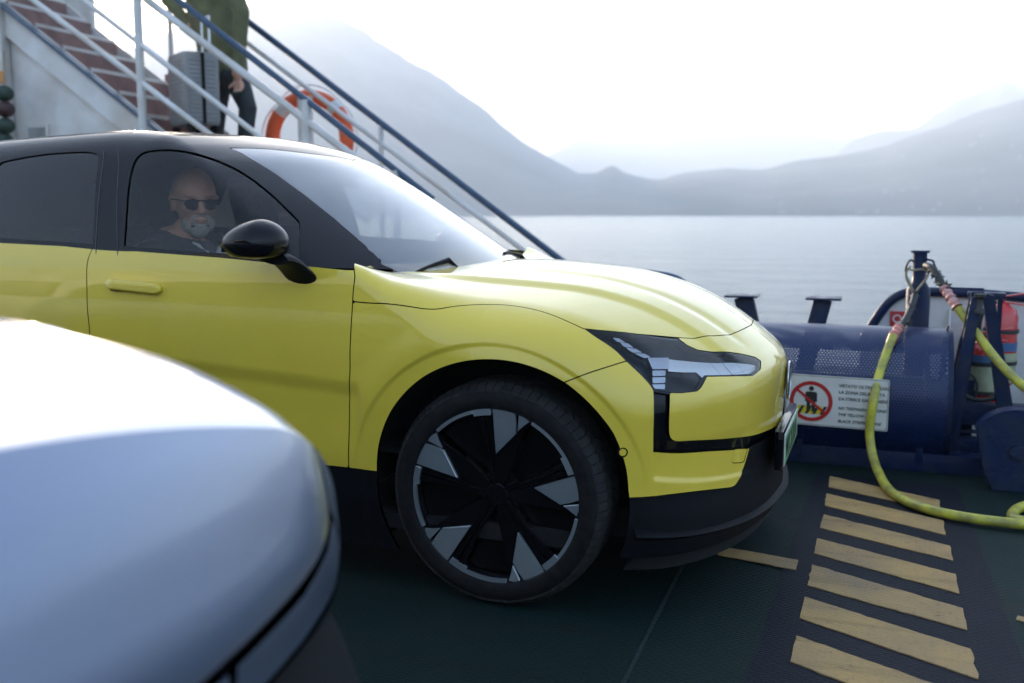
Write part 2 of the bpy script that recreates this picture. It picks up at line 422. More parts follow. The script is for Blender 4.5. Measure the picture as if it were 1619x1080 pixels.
BC = {
 'door_front': [(3.6137, 1.1237), (3.6669, 1.0431), (3.6732, 1.0307), (3.6727, 1.014), (3.6723, 0.9835), (3.6706, 0.9184), (3.6671, 0.8302), (3.662, 0.6877), (3.6558, 0.6423), (3.6516, 0.5404), (3.6476, 0.4672), (3.6443, 0.3997)],
 'b_seam': [(2.6067, 1.0705), (2.5965, 1.0494), (2.6002, 1.0182), (2.6099, 0.9496), (2.6167, 0.8953), (2.6202, 0.8577)],
 'belt': [(2.1834, 1.0857), (2.396, 1.0786), (2.6062, 1.0714), (2.8187, 1.064), (3.1146, 1.0544), (3.3022, 1.0508), (3.4393, 1.0466), (3.6412, 1.0421)],
 'shut': [(3.6723, 0.9835), (3.7525, 0.9815), (3.8638, 0.9865), (3.9257, 0.9946), (3.9514, 1.0039), (3.9808, 1.0248), (4.0283, 1.0585), (4.0791, 1.0856), (4.1459, 1.1083), (4.1682, 1.1111), (4.2347, 1.1087), (4.3056, 1.0861), (4.3621, 1.0604), (4.4183, 1.0338), (4.5218, 1.066), (4.7303, 1.1311), (4.9015, 1.1253), (5.0106, 1.0976), (5.1319, 1.0599), (5.3109, 1.0342)],
 'lamp': [(4.4183, 1.0401), (4.5331, 1.0795), (4.7075, 1.1345), (4.8924, 1.1156), (4.9089, 1.0432), (4.9429, 0.9806), (5.05, 0.9134), (5.1595, 0.841), (5.2307, 0.7901), (5.248, 0.7604), (5.197, 0.7216), (5.1135, 0.703), (4.9777, 0.728), (4.8775, 0.7469), (4.8279, 0.6995), (4.8029, 0.69), (4.7402, 0.6904), (4.6976, 0.6943), (4.6456, 0.7045), (4.6399, 0.723), (4.6237, 0.7623), (4.5979, 0.8127), (4.5667, 0.8688), (4.5243, 0.9408), (4.4779, 0.9848)],
 'fender_seam': [(4.5665, 0.8669), (4.4832, 0.8138), (4.4181, 0.7727), (4.3698, 0.7409)],
 'strip_l': [(4.6456, 0.7045), (4.6429, 0.6497), (4.6433, 0.5864), (4.6459, 0.5204)],
 'panel_edge': [(4.6986, 0.6942), (4.6961, 0.6871), (4.6907, 0.6469), (4.6926, 0.5827), (4.6981, 0.5606), (4.7106, 0.5485), (4.7442, 0.5416), (4.8669, 0.5298), (5.03, 0.5109), (5.1448, 0.4986), (5.2675, 0.4901), (5.4391, 0.4741), (5.5395, 0.4659)],
 'band_low': [(4.6459, 0.5201), (4.6822, 0.5139), (4.8555, 0.4963), (5.0101, 0.4765), (5.1215, 0.4623)],
 'low_right': [(5.1215, 0.4623), (5.0983, 0.4273), (5.0687, 0.3913), (5.0365, 0.3708), (5.0125, 0.3598), (4.9863, 0.3582)],
 'low_edge': [(4.9863, 0.3582), (4.854, 0.3737), (4.7098, 0.3813), (4.6152, 0.3801), (4.5518, 0.38)],
 'tow': [(5.0146, 0.4767), (5.001, 0.4453), (5.0032, 0.4367), (5.016, 0.4316), (5.0645, 0.4239), (5.0837, 0.4245), (5.106, 0.4623)],
 'sensor': [(4.5509, 0.5207)],
 'lip': [(4.5967, 0.259), (4.7071, 0.265), (4.9486, 0.2458), (5.212, 0.2189)],
 'crease2': [(4.6477, 0.5186), (4.6519, 0.4594), (4.6617, 0.4407), (4.6804, 0.4319), (4.7219, 0.4267), (4.9318, 0.407), (5.052, 0.3902)],
 'facet': [(5.144, 0.4492), (5.2593, 0.3274), (5.0408, 0.3226), (4.7903, 0.3494), (4.5497, 0.3562)],
 't_top': [(4.6581, 0.9156), (4.7679, 0.9343), (4.7328, 0.832), (4.6623, 0.8298)],
 't1': [(4.661, 0.822), (4.7158, 0.8201), (4.7065, 0.7858), (4.6553, 0.7857)],
 't2': [(4.6543, 0.7789), (4.7045, 0.7769), (4.6965, 0.7439), (4.6499, 0.7449)],
 't3': [(4.6491, 0.7388), (4.6946, 0.737), (4.6883, 0.7084), (4.6479, 0.7136)],
 's1': [(4.5299, 1.0378), (4.56, 1.0403), (4.5844, 1.0174), (4.5481, 1.0099)],
 's2': [(4.5581, 1.0107), (4.5934, 1.0163), (4.6133, 0.9856), (4.5722, 0.9796)],
 's3': [(4.5765, 0.9765), (4.6187, 0.9812), (4.6452, 0.954), (4.6012, 0.9432)],
 's4': [(4.6066, 0.94), (4.6504, 0.9478), (4.6747, 0.9231), (4.6434, 0.9098)],
 'bar': [(4.7719, 0.9346), (4.8449, 0.9143), (5.0165, 0.8465), (5.2009, 0.7655), (5.2218, 0.7521), (5.1949, 0.7289), (5.1125, 0.7167), (4.9836, 0.7356), (4.8767, 0.7586), (4.8691, 0.8017), (4.7336, 0.8233)],
 'proj1': [(4.7192, 0.8158), (4.7942, 0.8094), (4.7555, 0.6975), (4.6938, 0.7021)],
 'proj2': [(4.8, 0.8087), (4.8622, 0.796), (4.8654, 0.7589), (4.8087, 0.695), (4.7589, 0.6972)],
}
CC = {
 'glass_f': [(2.5846, 1.156), (2.5761, 1.23), (2.5651, 1.278), (2.5503, 1.3102), (2.5444, 1.3225), (2.5406, 1.333), (2.5394, 1.3437), (2.5432, 1.3557), (2.5547, 1.3654), (2.5772, 1.372), (2.6094, 1.3769), (2.6413, 1.382), (2.6707, 1.3866), (2.7072, 1.3923), (2.7411, 1.4008), (2.7728, 1.412), (2.804, 1.4238), (2.8304, 1.4317), (2.8615, 1.4367), (2.8903, 1.4413), (2.923, 1.4439), (2.9548, 1.4439), (2.9905, 1.4413), (3.0288, 1.4343), (3.0637, 1.4277), (3.0963, 1.42), (3.1298, 1.4101), (3.1627, 1.4004), (3.1958, 1.3907), (3.2246, 1.3419), (3.2498, 1.2491), (3.27, 1.1361), (3.2024, 1.1158), (3.1113, 1.1172), (2.9889, 1.1263), (2.8623, 1.1354), (2.7314, 1.1444)],
 'seam_b': [(2.4631, 1.151), (2.4258, 1.3106), (2.3819, 1.375)],
 'frame_b': [(2.558, 1.1494), (2.5054, 1.3103), (2.4448, 1.3762)],
 'glass_r': [(2.4474, 1.1631), (2.4366, 1.2294), (2.4247, 1.2782), (2.4057, 1.3106), (2.3906, 1.3302), (2.3725, 1.3573), (2.3512, 1.3673), (2.3106, 1.3726), (2.2498, 1.3737), (2.1897, 1.3731), (2.1297, 1.3717), (2.0707, 1.3686), (2.0116, 1.3648), (1.9533, 1.3595), (1.9038, 1.3545), (2.0178, 1.1873), (2.102, 1.1824), (2.1932, 1.1777), (2.2824, 1.1729), (2.3699, 1.1681)],
 'sail': [(3.2009, 1.3959), (3.4099, 1.1041), (3.2808, 1.131)],
 'ws': [(3.6642, 1.3563), (3.6132, 1.405), (3.5453, 1.4384), (3.4613, 1.4574), (3.4155, 1.4715), (3.3769, 1.4819), (3.3397, 1.491), (3.3018, 1.5006), (3.2481, 1.5085), (3.1959, 1.5153), (3.1506, 1.5219), (3.1087, 1.5259), (3.0656, 1.5311), (3.0216, 1.5368), (2.9792, 1.5391), (2.9378, 1.5393), (2.8937, 1.5428), (2.8441, 1.5526), (2.796, 1.5521), (2.8768, 1.698), (2.9675, 1.8411), (3.0426, 2.0321)],
 'ws_ed': [(3.7219, 1.3398), (3.4483, 1.4903)],
}

# ---------------------------------------------------------------- surface clipping
def grid_mesh(P, U, V):
    """triangle soup with attributes: P, N, uv, Pu, Pv"""
    nu, nv = P.shape[:2]
    Pu = np.gradient(P, U, axis=0); Pv = np.gradient(P, V, axis=1)
    N = np.cross(Pu, Pv); N /= np.linalg.norm(N, axis=2)[..., None]+1e-12
    c = np.array([-1.3, YC, .8]); s = np.sign(((P-c)*N).sum(-1).mean()); N *= s
    cc = np.stack([np.clip(P[..., 0], -3.0, .3), np.full((nu, nv), YC), np.full((nu, nv), .55)], -1); fl = ((P-cc)*N).sum(-1) < 0; N[fl] *= -1
    N[-1, :, 1] = 0; N[:, -1, 1] = 0; N[0, :, 1] = 0
    bad = np.linalg.norm(N, axis=2) < .5; N[bad] = (0, 0, 1)
    N /= np.linalg.norm(N, axis=2)[..., None]+1e-12
    u2, v2 = np.meshgrid(U, V, indexing='ij')
    A = np.concatenate([P, N, u2[..., None], v2[..., None], Pu, Pv], -1).reshape(-1, 14)
    i, j = np.meshgrid(np.arange(nu-1), np.arange(nv-1), indexing='ij'); a = (i*nv+j).ravel(); b = a+nv; c_ = b+1; d = a+1
    T = np.concatenate([np.stack([a, b, c_], 1), np.stack([a, c_, d], 1)])
    if s < 0: T = T[:, ::-1]
    # geometric orientation
    q = A[:, :3]; g = np.cross(q[T[:, 1]]-q[T[:, 0]], q[T[:, 2]]-q[T[:, 0]]); dd = (g*A[T[:, 0], 3:6]).sum(1)
    if np.median(dd) < 0: T = T[:, ::-1]
    return dict(A=A, T=T, F=np.zeros(len(A), bool))
def clip(m, f, iso=0.0):
    """keep the part where f < iso; f given per vertex"""
    f = f-iso; A, T, F = m['A'], m['T'], m['F']
    ins = f < 0; k = ins[T].sum(1)
    keep = T[k == 3]; new = []; eidx = {}; add = []; base = len(A)
    part = T[(k > 0) & (k < 3)]
    def cut(a, b):
        key = (a, b) if a < b else (b, a)
        if key not in eidx:
            a_, b_ = key; t = f[a_]/(f[a_]-f[b_]); eidx[key] = base+len(add); add.append(A[a_]*(1-t)+A[b_]*t)
        return eidx[key]
    for t in part.tolist():
        ii = [ins[x] for x in t]
        if sum(ii) == 1:
            q = ii.index(True); a, b, c = t[q], t[(q+1) % 3], t[(q+2) % 3]; new.append((a, cut(a, b), cut(a, c)))
        else:
            q = ii.index(False); a, b, c = t[q], t[(q+1) % 3], t[(q+2) % 3]
            ab, ac = cut(a, b), cut(a, c); new.append((ab, b, c)); new.append((ab, c, ac))
    if add:
        A = np.concatenate([A, np.array(add)]); F = np.r_[F, np.ones(len(add), bool)]
    T2 = np.concatenate([keep, np.array(new, int).reshape(-1, 3)]) if new else keep
    used = np.unique(T2); rm = np.full(len(A), -1); rm[used] = np.arange(len(used))
    return dict(A=A[used], T=rm[T2], F=F[used])
def in_poly(pt, poly):
    x, y = pt[:, 0], pt[:, 1]; r = np.zeros(len(pt), bool); n = len(poly)
    for i in range(n):
        x0, y0 = poly[i]; x1, y1 = poly[(i+1) % n]
        if y0 == y1: continue
        c = (y0 > y) != (y1 > y); r ^= c & (x < (x1-x0)*(y-y0)/(y1-y0)+x0)
    return r
def dist_line(m, line, closed=False):
    A = m['A']; uv = A[:, 6:8]; Pu = A[:, 8:11]; Pv = A[:, 11:14]; best = np.full(len(A), 1e9); L = np.asarray(line, float)
    n = len(L); lo = L.min(0)-.12; hi = L.max(0)+.12
    idx = np.where((uv > lo).all(1) & (uv < hi).all(1))[0]
    uv = uv[idx]; Pu = Pu[idx]; Pv = Pv[idx]; bb = np.full(len(idx), 1e9)
    for i in range(n if closed else n-1):
        a = L[i]; b = L[(i+1) % n]; d = b-a; l2 = d@d
        if l2 == 0: continue
        t = np.clip(((uv-a)@d)/l2, 0, 1); q = a+t[:, None]*d-uv
        w_ = np.linalg.norm(Pu*q[:, :1]+Pv*q[:, 1:], axis=1); bb = np.minimum(bb, w_)
    best[idx] = bb
    return np.minimum(best, .5)
def sdist(m, poly):
    d = dist_line(m, poly, True); return np.where(in_poly(m['A'][:, 6:8], poly), -d, d)
def bend(pts, n=None):
    """smooth open curve through uv points"""
    return [tuple(p) for p in spline(pts, n or len(pts)*7)]
def rounded(poly, r=.25, n=4):
    out = []; k = len(poly); P_ = np.asarray(poly, float)
    for i in range(k):
        a, b, c = P_[i-1], P_[i], P_[(i+1) % k]; p = b+(a-b)*r; q = b+(c-b)*r
        for j in range(n+1):
            t = j/n; out.append(tuple((1-t)**2*p+2*t*(1-t)*b+t*t*q))
    return out
def panel(name, m, material, parent, off=0.0, flange=.012, mirror=None, both=False, sharp=None, fixed=None, place=None):
    """turn a clipped patch into a panel with returned edges.  mirror: also as a second object; both: both halves in one mesh"""
    A, T, F = m['A'], m['T'], m['F']; P = A[:, :3]+A[:, 3:6]*off; N = A[:, 3:6]
    E = np.sort(np.concatenate([T[:, [0, 1]], T[:, [1, 2]], T[:, [2, 0]]]), 1); Ed = np.concatenate([T[:, [0, 1]], T[:, [1, 2]], T[:, [2, 0]]])
    key = E[:, 0]*(len(P)+1)+E[:, 1]; _, inv, cnt = np.unique(key, return_inverse=True, return_counts=True)
    bd = Ed[(cnt[inv] == 1)]; bd = bd[F[bd].all(1)]
    VV = [P]; NN = [N]; FF = [T]
    if flange and len(bd):
        k = len(P); top = P[bd.ravel()]; Nn = N[bd.ravel()]; low = top-Nn*flange
        ed = P[bd[:, 1]]-P[bd[:, 0]]; fn = np.cross(ed, -N[bd[:, 0]]); fn /= np.linalg.norm(fn, axis=1)[:, None]+1e-12; fn = np.repeat(fn, 2, axis=0)
        nb = len(bd); VV += [top, low]; NN += [fn, fn]
        i = np.arange(nb); a, b = k+2*i, k+2*i+1; c, d = a+2*nb, b+2*nb
        FF.append(np.concatenate([np.stack([b, a, c], 1), np.stack([b, c, d], 1)]))
    Vx = np.concatenate(VV); Nx = np.concatenate(NN); Fx = np.concatenate(FF)
    def mk(Vx, Nx, Fx):
        me = bpy.data.meshes.new(name); me.vertices.add(len(Vx)); me.vertices.foreach_set('co', Vx.astype(np.float32).ravel())
        me.loops.add(len(Fx)*3); me.loops.foreach_set('vertex_index', Fx.astype(np.int32).ravel())
        me.polygons.add(len(Fx)); me.polygons.foreach_set('loop_start', np.arange(0, len(Fx)*3, 3, dtype=np.int32))
        me.update(calc_edges=True); me.validate()
        me.polygons.foreach_set('use_smooth', np.ones(len(me.polygons), bool))
        if len(me.vertices) == len(Vx): me.normals_split_custom_set_from_vertices(Nx.astype(np.float32))
        return me
    mV = Vx.copy(); mV[:, 1] = 2*YC-mV[:, 1]; mN = Nx.copy(); mN[:, 1] *= -1; mF = Fx[:, ::-1]
    if both:
        return link_mesh(name, mk(np.concatenate([Vx, mV]), np.concatenate([Nx, mN]), np.concatenate([Fx, mF+len(Vx)])), material, parent)
    o = link_mesh(name, mk(Vx, Nx, Fx), material, parent)
    if mirror:
        o2 = link_mesh(name, mk(mV, mN, mF), material, parent); return o, o2
    return o

def uv_xyz(P, N, U, V, u, v):
    i = int(np.clip(np.searchsorted(U, u)-1, 0, len(U)-2)); j = int(np.clip(np.searchsorted(V, v)-1, 0, len(V)-2)); a = (u-U[i])/(U[i+1]-U[i]); b = (v-V[j])/(V[j+1]-V[j])
    f = lambda G: (1-a)*(1-b)*G[i, j]+a*(1-b)*G[i+1, j]+(1-a)*b*G[i, j+1]+a*b*G[i+1, j+1]
    return f(P), f(N)

# ---------------------------------------------------------------- the cars
GAP = .0019
BP, BU, BV = body_mesh(); BG = grid_mesh(BP, BU, BV)
CP, CU, CV = cab_mesh(); CG = grid_mesh(CP, CU, CV)
UE = BU[-1]; VE = BV[-1]; CUE = CU[-1]; CVE = CV[-1]
shut = bend(BC['shut'][:14])+bend(BC['shut'][13:]); shut = [(BC['door_front'][3][0]-.0, shut[0][1])]+shut[1:]+[(UE+.05, BC['shut'][-1][1]-.002)]
doorf = bend(BC['door_front'])
df_low = [p for p in doorf if p[1] < shut[0][1]]; df_up = [p for p in doorf if p[1] >= shut[0][1]]
lamp = BC['lamp']
lamp_left = lamp[20:][::-1]       # from tip down the left side is lamp[0] then reversed order
L_tip = lamp[0]; L_top = lamp[1:4]; L_right = lamp[4:18]; L_bl = lamp[18]; L_left = lamp[19:25]
left_curve = bend([L_bl]+L_left+[L_tip])      # bottom-left corner up to the tip
seam = bend(BC['fender_seam']); seam[0] = min(left_curve, key=lambda p: (p[0]-seam[0][0])**2+(p[1]-seam[0][1])**2)
k_seam = left_curve.index(seam[0])
seam_out = seam+[(4.28, .70), (4.14, .60)]
low_edge = bend(BC['low_edge'])+[(4.40, .3800)]
low_right = bend(BC['low_right']); band_low = bend(BC['band_low']); strip_l = BC['strip_l']
pe = BC['panel_edge']; panel_edge = [pe[0]]+bend(pe[1:])+[(UE+.05, pe[-1][1]-.001)]
vt_c = shut[-1][1]

def arch_f(m, cx=0.0, grow=0.0):
    x = m['A'][:, 0]-cx; z = m['A'][:, 2]-.352; a = np.arctan2(z, x); h = np.hypot(x, z)
    aa = np.clip(a, -.6, math.pi+.6); aa = np.where(a < -1.6, math.pi+.6, aa)
    Rr = np.interp(aa, [-.6, .13, .55, 1.0, 1.57, 2.1, 2.5, 2.85, 3.0, math.pi+.6], [.425, .420, .440, .444, .434, .427, .416, .402, .395, .395])+grow
    f = Rr-h
    return np.where(m['A'][:, 1] < .45, f, -1.0)

def body_panel(poly_list, cuts=(), arch=None, gap=GAP, extra=None):
    m = BG
    for f_ in (extra or ()): m = clip(m, f_(m))
    u = m['A'][:, 6:8]
    for poly in poly_list: m = clip(m, sdist(m, poly), -gap)
    for poly in cuts: m = clip(m, -sdist(m, poly), -gap)
    if arch is not None: m = clip(m, arch_f(m, arch))
    return m
def make_car(root, paint, detail=True, both_sides=True):
    mir = True
    xr = lambda m: (-.512+.10*(1-((YC-m['A'][:, 1])/.92)**2))-m['A'][:, 0]
    hood_poly = shut+[(UE+.05, VE+.1), (3.3, VE+.1), (3.3, df_up[0][1])]+df_up[::-1][:0]
    hood_poly = shut+[(UE+.05, VE+.1), (3.40, VE+.1), (3.40, 1.30)]+df_up
    m = body_panel([hood_poly], extra=[xr]); panel('hood', m, paint, root, both=True)
    fl = left_curve[k_seam:]
    fender = [p for p in df_low][::1]+[(3.6489, .402), (3.70, .4015), (4.05, .398), (4.14, .60)]+seam_out[:-1][::-1]+fl[1:]+shut[::-1][len([p for p in shut if p[0] > L_tip[0]]):]
    m = body_panel([fender], arch=0.0); panel('front_fender', m, paint, root, mirror=mir)
    side = seam[:1]+seam_out[1:]+[(4.14, .3800)]+low_edge[::-1]+low_right[::-1]+band_low[::-1][1:]+strip_l[::-1][1:]+left_curve[:k_seam]
    holes = [rounded([(p[0], p[1]) for p in [BC['sensor'][0]]*1], 0)] if 0 else []
    cx_, cy_ = BC['sensor'][0]; sc = [(cx_+.0135*math.cos(a), cy_+.0135*math.sin(a)) for a in np.linspace(0, 2*math.pi, 24, endpoint=False)]
    tow = rounded(BC['tow'], .15, 2)
    m = body_panel([side], cuts=[sc, tow], arch=0.0, gap=GAP)
    bump_ = panel('front_bumper', m, paint, root, mirror=mir)
    for k, (nm, pl) in enumerate((('parking_sensor', sc), ('tow_cover', tow))):
        q = body_panel([pl], gap=.0006 if nm == 'tow_cover' else .0022); panel(nm, q, paint, bump_[0], off=-.0010, flange=.006)
    q = clip(BG, sdist(BG, [(cx_+.017*math.cos(a), cy_+.017*math.sin(a)) for a in np.linspace(0, 2*math.pi, 24, endpoint=False)])); panel('sensor_seat', q, M['matte_black'], bump_[0], off=-.004, flange=0)
    pn = panel_edge+[(UE+.05, vt_c)]+[p for p in shut[::-1] if p[0] > L_top[-1][0]]+lamp[3:17]
    m = body_panel([pn]); panel('front_panel', m, paint, root, both=True)
    # gloss band: the vertical slot and the strip across the nose, set back behind the yellow skin
    band = [(L_bl[0]-.0, L_bl[1]+.03)]+strip_l[1:]+band_low[1:]+[(5.14, .44), (UE+.05, .43), (UE+.05, .50)]+panel_edge[::-1][1:]+[(pe[0][0], pe[0][1]+.03)]
    m = clip(BG, sdist(BG, band), .012); panel('gloss_band', m, M['gloss_black'], root, off=-.014, flange=0, both=True)
    clad = low_edge+[(4.14, .38), (4.14, .0), (UE+.05, .0), (UE+.05, .452), (5.14, .458)]+low_right[:-1]
    clad = [(4.14, .38)]+low_edge[::-1]+low_right[::-1]+[(5.15, .468), (UE+.05, .452), (UE+.05, 0), (4.14, 0)]
    m = clip(BG, arch_f(BG, 0.0)); m = clip(m, sdist(m, clad), -GAP); m = clip(m, np.where(m['A'][:, 0] > .30, .190-m['A'][:, 2], -1)); panel('lower_bumper_cladding', m, M['matte_black'], root, off=-.003, both=True)
    make_rear_body(root, paint)
    m = clip(BG, arch_f(BG, 0.0, .03)); m = clip(m, arch_f(m, -2.65, .03)); m = clip(m, np.minimum(m['A'][:, 2]-1.0, -.3-m['A'][:, 0])); m = clip(m, -sdist(m, lamp), -.001)
    panel('inner_shell', m, M['void'], root, off=-.022, flange=0, both=True)

def make_rear_body(root, paint):
    mir = True
    # doors and rear quarter
    belt = bend(BC['belt']); bs = bend(BC['b_seam'])+[(2.622, .70), (2.618, .55), (2.618, .402)]
    belt_f = lambda m: m['A'][:, 2]-np.interp(m['A'][:, 0], [-3.3, -2.2, -1.6, -1.0, -.5], [1.150, 1.118, 1.100, 1.072, 1.040])
    dm = clip(BG, belt_f(BG)); dm = clip(dm, dm['A'][:, 0]+.3); 
    door = [(2.564, 1.30)]+bs+[(2.9, .4035), (3.3, .4028)]+[(3.6489, .4022)]+doorf[::-1][1:]+[(3.60, 1.30)]
    m = clip(dm, sdist(dm, door), -GAP); fd = panel('front_door', m, paint, root, mirror=mir)
    bs_x = float(np.interp(.8, [.4, 1.2], [-1.52, -1.52]))
    rear = [(UE, 1.30)]
    q_ = [(2.0, .4045)]; r_seam = [(1.86, 1.35), (1.87, 1.0), (1.84, .80), (1.70, .62), (1.64, .4045)]
    rd = [(2.564, 1.35)]+bs+r_seam[::-1]
    m = clip(dm, sdist(dm, rd), -GAP); m = clip(m, arch_f(m, -2.65)); panel('rear_door', m, paint, root, mirror=mir)
    rq = r_seam+[(.9, .4045), (-.05, .4045), (-.05, 1.35)]
    m = clip(dm, -(dm['A'][:, 2]-.4045)); m = clip(m, sdist(m, rq), -GAP); m = clip(m, arch_f(m, -2.65)); panel('rear_quarter', m, paint, root, mirror=mir)
    m = clip(BG, BG['A'][:, 2]-.400); m = clip(m, m['A'][:, 0]+.2); m = clip(m, arch_f(m, -2.65)); m = clip(m, arch_f(m, 0.0)); panel('sill_cladding', m, M['matte_black'], root, off=-.004, mirror=mir)
    # cabin
    ws_l = CC['ws'][:19]; ws_t = bend(CC['ws'][18:]+[(CUE+.05, CC['ws'][-1][1]+.22)])[1:]
    ws_poly = [(CC['ws'][0][0]+.04, 1.02)]+ws_l+ws_t+[(CUE+.05, .99), (3.75, .99)]
    m = clip(CG, sdist(CG, ws_poly), -.002); panel('windshield', m, M['windshield'], root, both=True, off=-.001, flange=0)
    gf = rounded(CC['glass_f'], .30, 2); 
    g0 = CC['glass_r']; gr = g0[:15]+[(1.62, g0[14][1]-.13), (1.66, g0[15][1]+.03)]+g0[15:]; gf = CC['glass_f']
    c1 = clip(CG, np.interp(CG['A'][:, 0], [-3.4, -2.2, -1.6, -1.0, -.5, -.3], [1.145, 1.115, 1.095, 1.067, 1.03, 1.0])-CG['A'][:, 2])
    m = clip(c1, -sdist(c1, ws_poly), -.002); m = clip(m, -sdist(m, gf)); m = clip(m, -sdist(m, gr))
    panel('roof_and_pillars', m, M['gloss_black'], root, both=True, flange=.010)
    m = clip(c1, sdist(c1, [(-.1, 1.0), (3.3, 1.0), (3.3, 1.75), (-.1, 1.75)])); 
    m = clip(m, -sdist(m, gf), .002); m = clip(m, -sdist(m, gr), .002)
    m = clip(m, -sdist(m, ws_poly), -.01)
    panel('inner_frame', m, M['void'], root, both=True, off=-.012, flange=0)
    CN = CG['A'][:, 3:6].reshape(CP.shape)
    for line in (CC['seam_b'], CC['frame_b']):
        for sg_ in (0, 1):
            pts = []
            for u_, v_ in bend([(line[0][0]+.012, 1.06)]+line, 20):
                p, n_ = uv_xyz(CP, CN, CU, CV, u_, v_); p = p+n_*.0004; pts.append((p[0], p[1] if not sg_ else 2*YC-p[1], p[2]))
            MB().tube(pts, .0022, 6).build('pillar_seam', M['seam'], root)
    m = clip(c1, sdist(c1, gf), .003); wf = panel('side_window', m, M['side_glass'], root, off=-.005, flange=0, mirror=mir)
    m = clip(c1, sdist(c1, gr), .003); panel('rear_side_window', m, M['rear_glass'], root, off=-.005, flange=0, mirror=mir)

def make_headlamp(root, mirror):
    m = clip(BG, sdist(BG, rounded(lamp, .06, 1)), -GAP*.9)
    o = panel('headlight', m, M['lens'], root, off=-.0015, flange=.0)
    ret = [o]
    rim = clip(BG, sdist(BG, lamp), .006); rim = clip(rim, -sdist(rim, lamp), .007); panel('lamp_rim', rim, M['gloss_black'], o, off=-.003, flange=.02)
    hs = clip(BG, sdist(BG, lamp), .004); panel('lamp_housing', hs, M['lamp_dark'], o, off=-.034, flange=0)
    for k in ('t_top', 't1', 't2', 't3', 's1', 's2', 's3', 's4'):
        q = clip(BG, sdist(BG, BC[k])); panel('light_block', q, M['lamp_tile'], o, off=-.009, flange=.014)
    q = clip(BG, sdist(BG, BC['bar'])); 
    for u0 in np.arange(4.80, 5.20, .030): q = clip(q, .0011-np.abs(q['A'][:, 6]-u0))
    for v0, u1 in ((.7445, 4.99), (.766, 4.90)): q = clip(q, np.where(q['A'][:, 6] > u1, .0010-np.abs(q['A'][:, 7]-v0), -1))
    panel('reflector_bar', q, M['chrome'], o, off=-.016, flange=.008)
    for k in ('proj1', 'proj2'):
        q = clip(BG, sdist(BG, rounded(BC[k], .1, 2))); panel('projector_bezel', q, M['gloss_black'], o, off=-.019, flange=.01)
        c = q['A'][:, :3].mean(0); n = q['A'][:, 3:6].mean(0); n /= np.linalg.norm(n)
        b = MB(); zz = Vector(n).to_track_quat('Z', 'Y').to_matrix().to_4x4(); zz.translation = Vector(c-n*.030)
        r_ = bmesh.ops.create_uvsphere(b.bm, u_segments=20, v_segments=10, radius=.019); bmesh.ops.transform(b.bm, matrix=zz @ Matrix.Diagonal((1, 1, .5, 1)), verts=r_['verts'])
        b.build('projector_lens', M['chrome'], o)
    return o

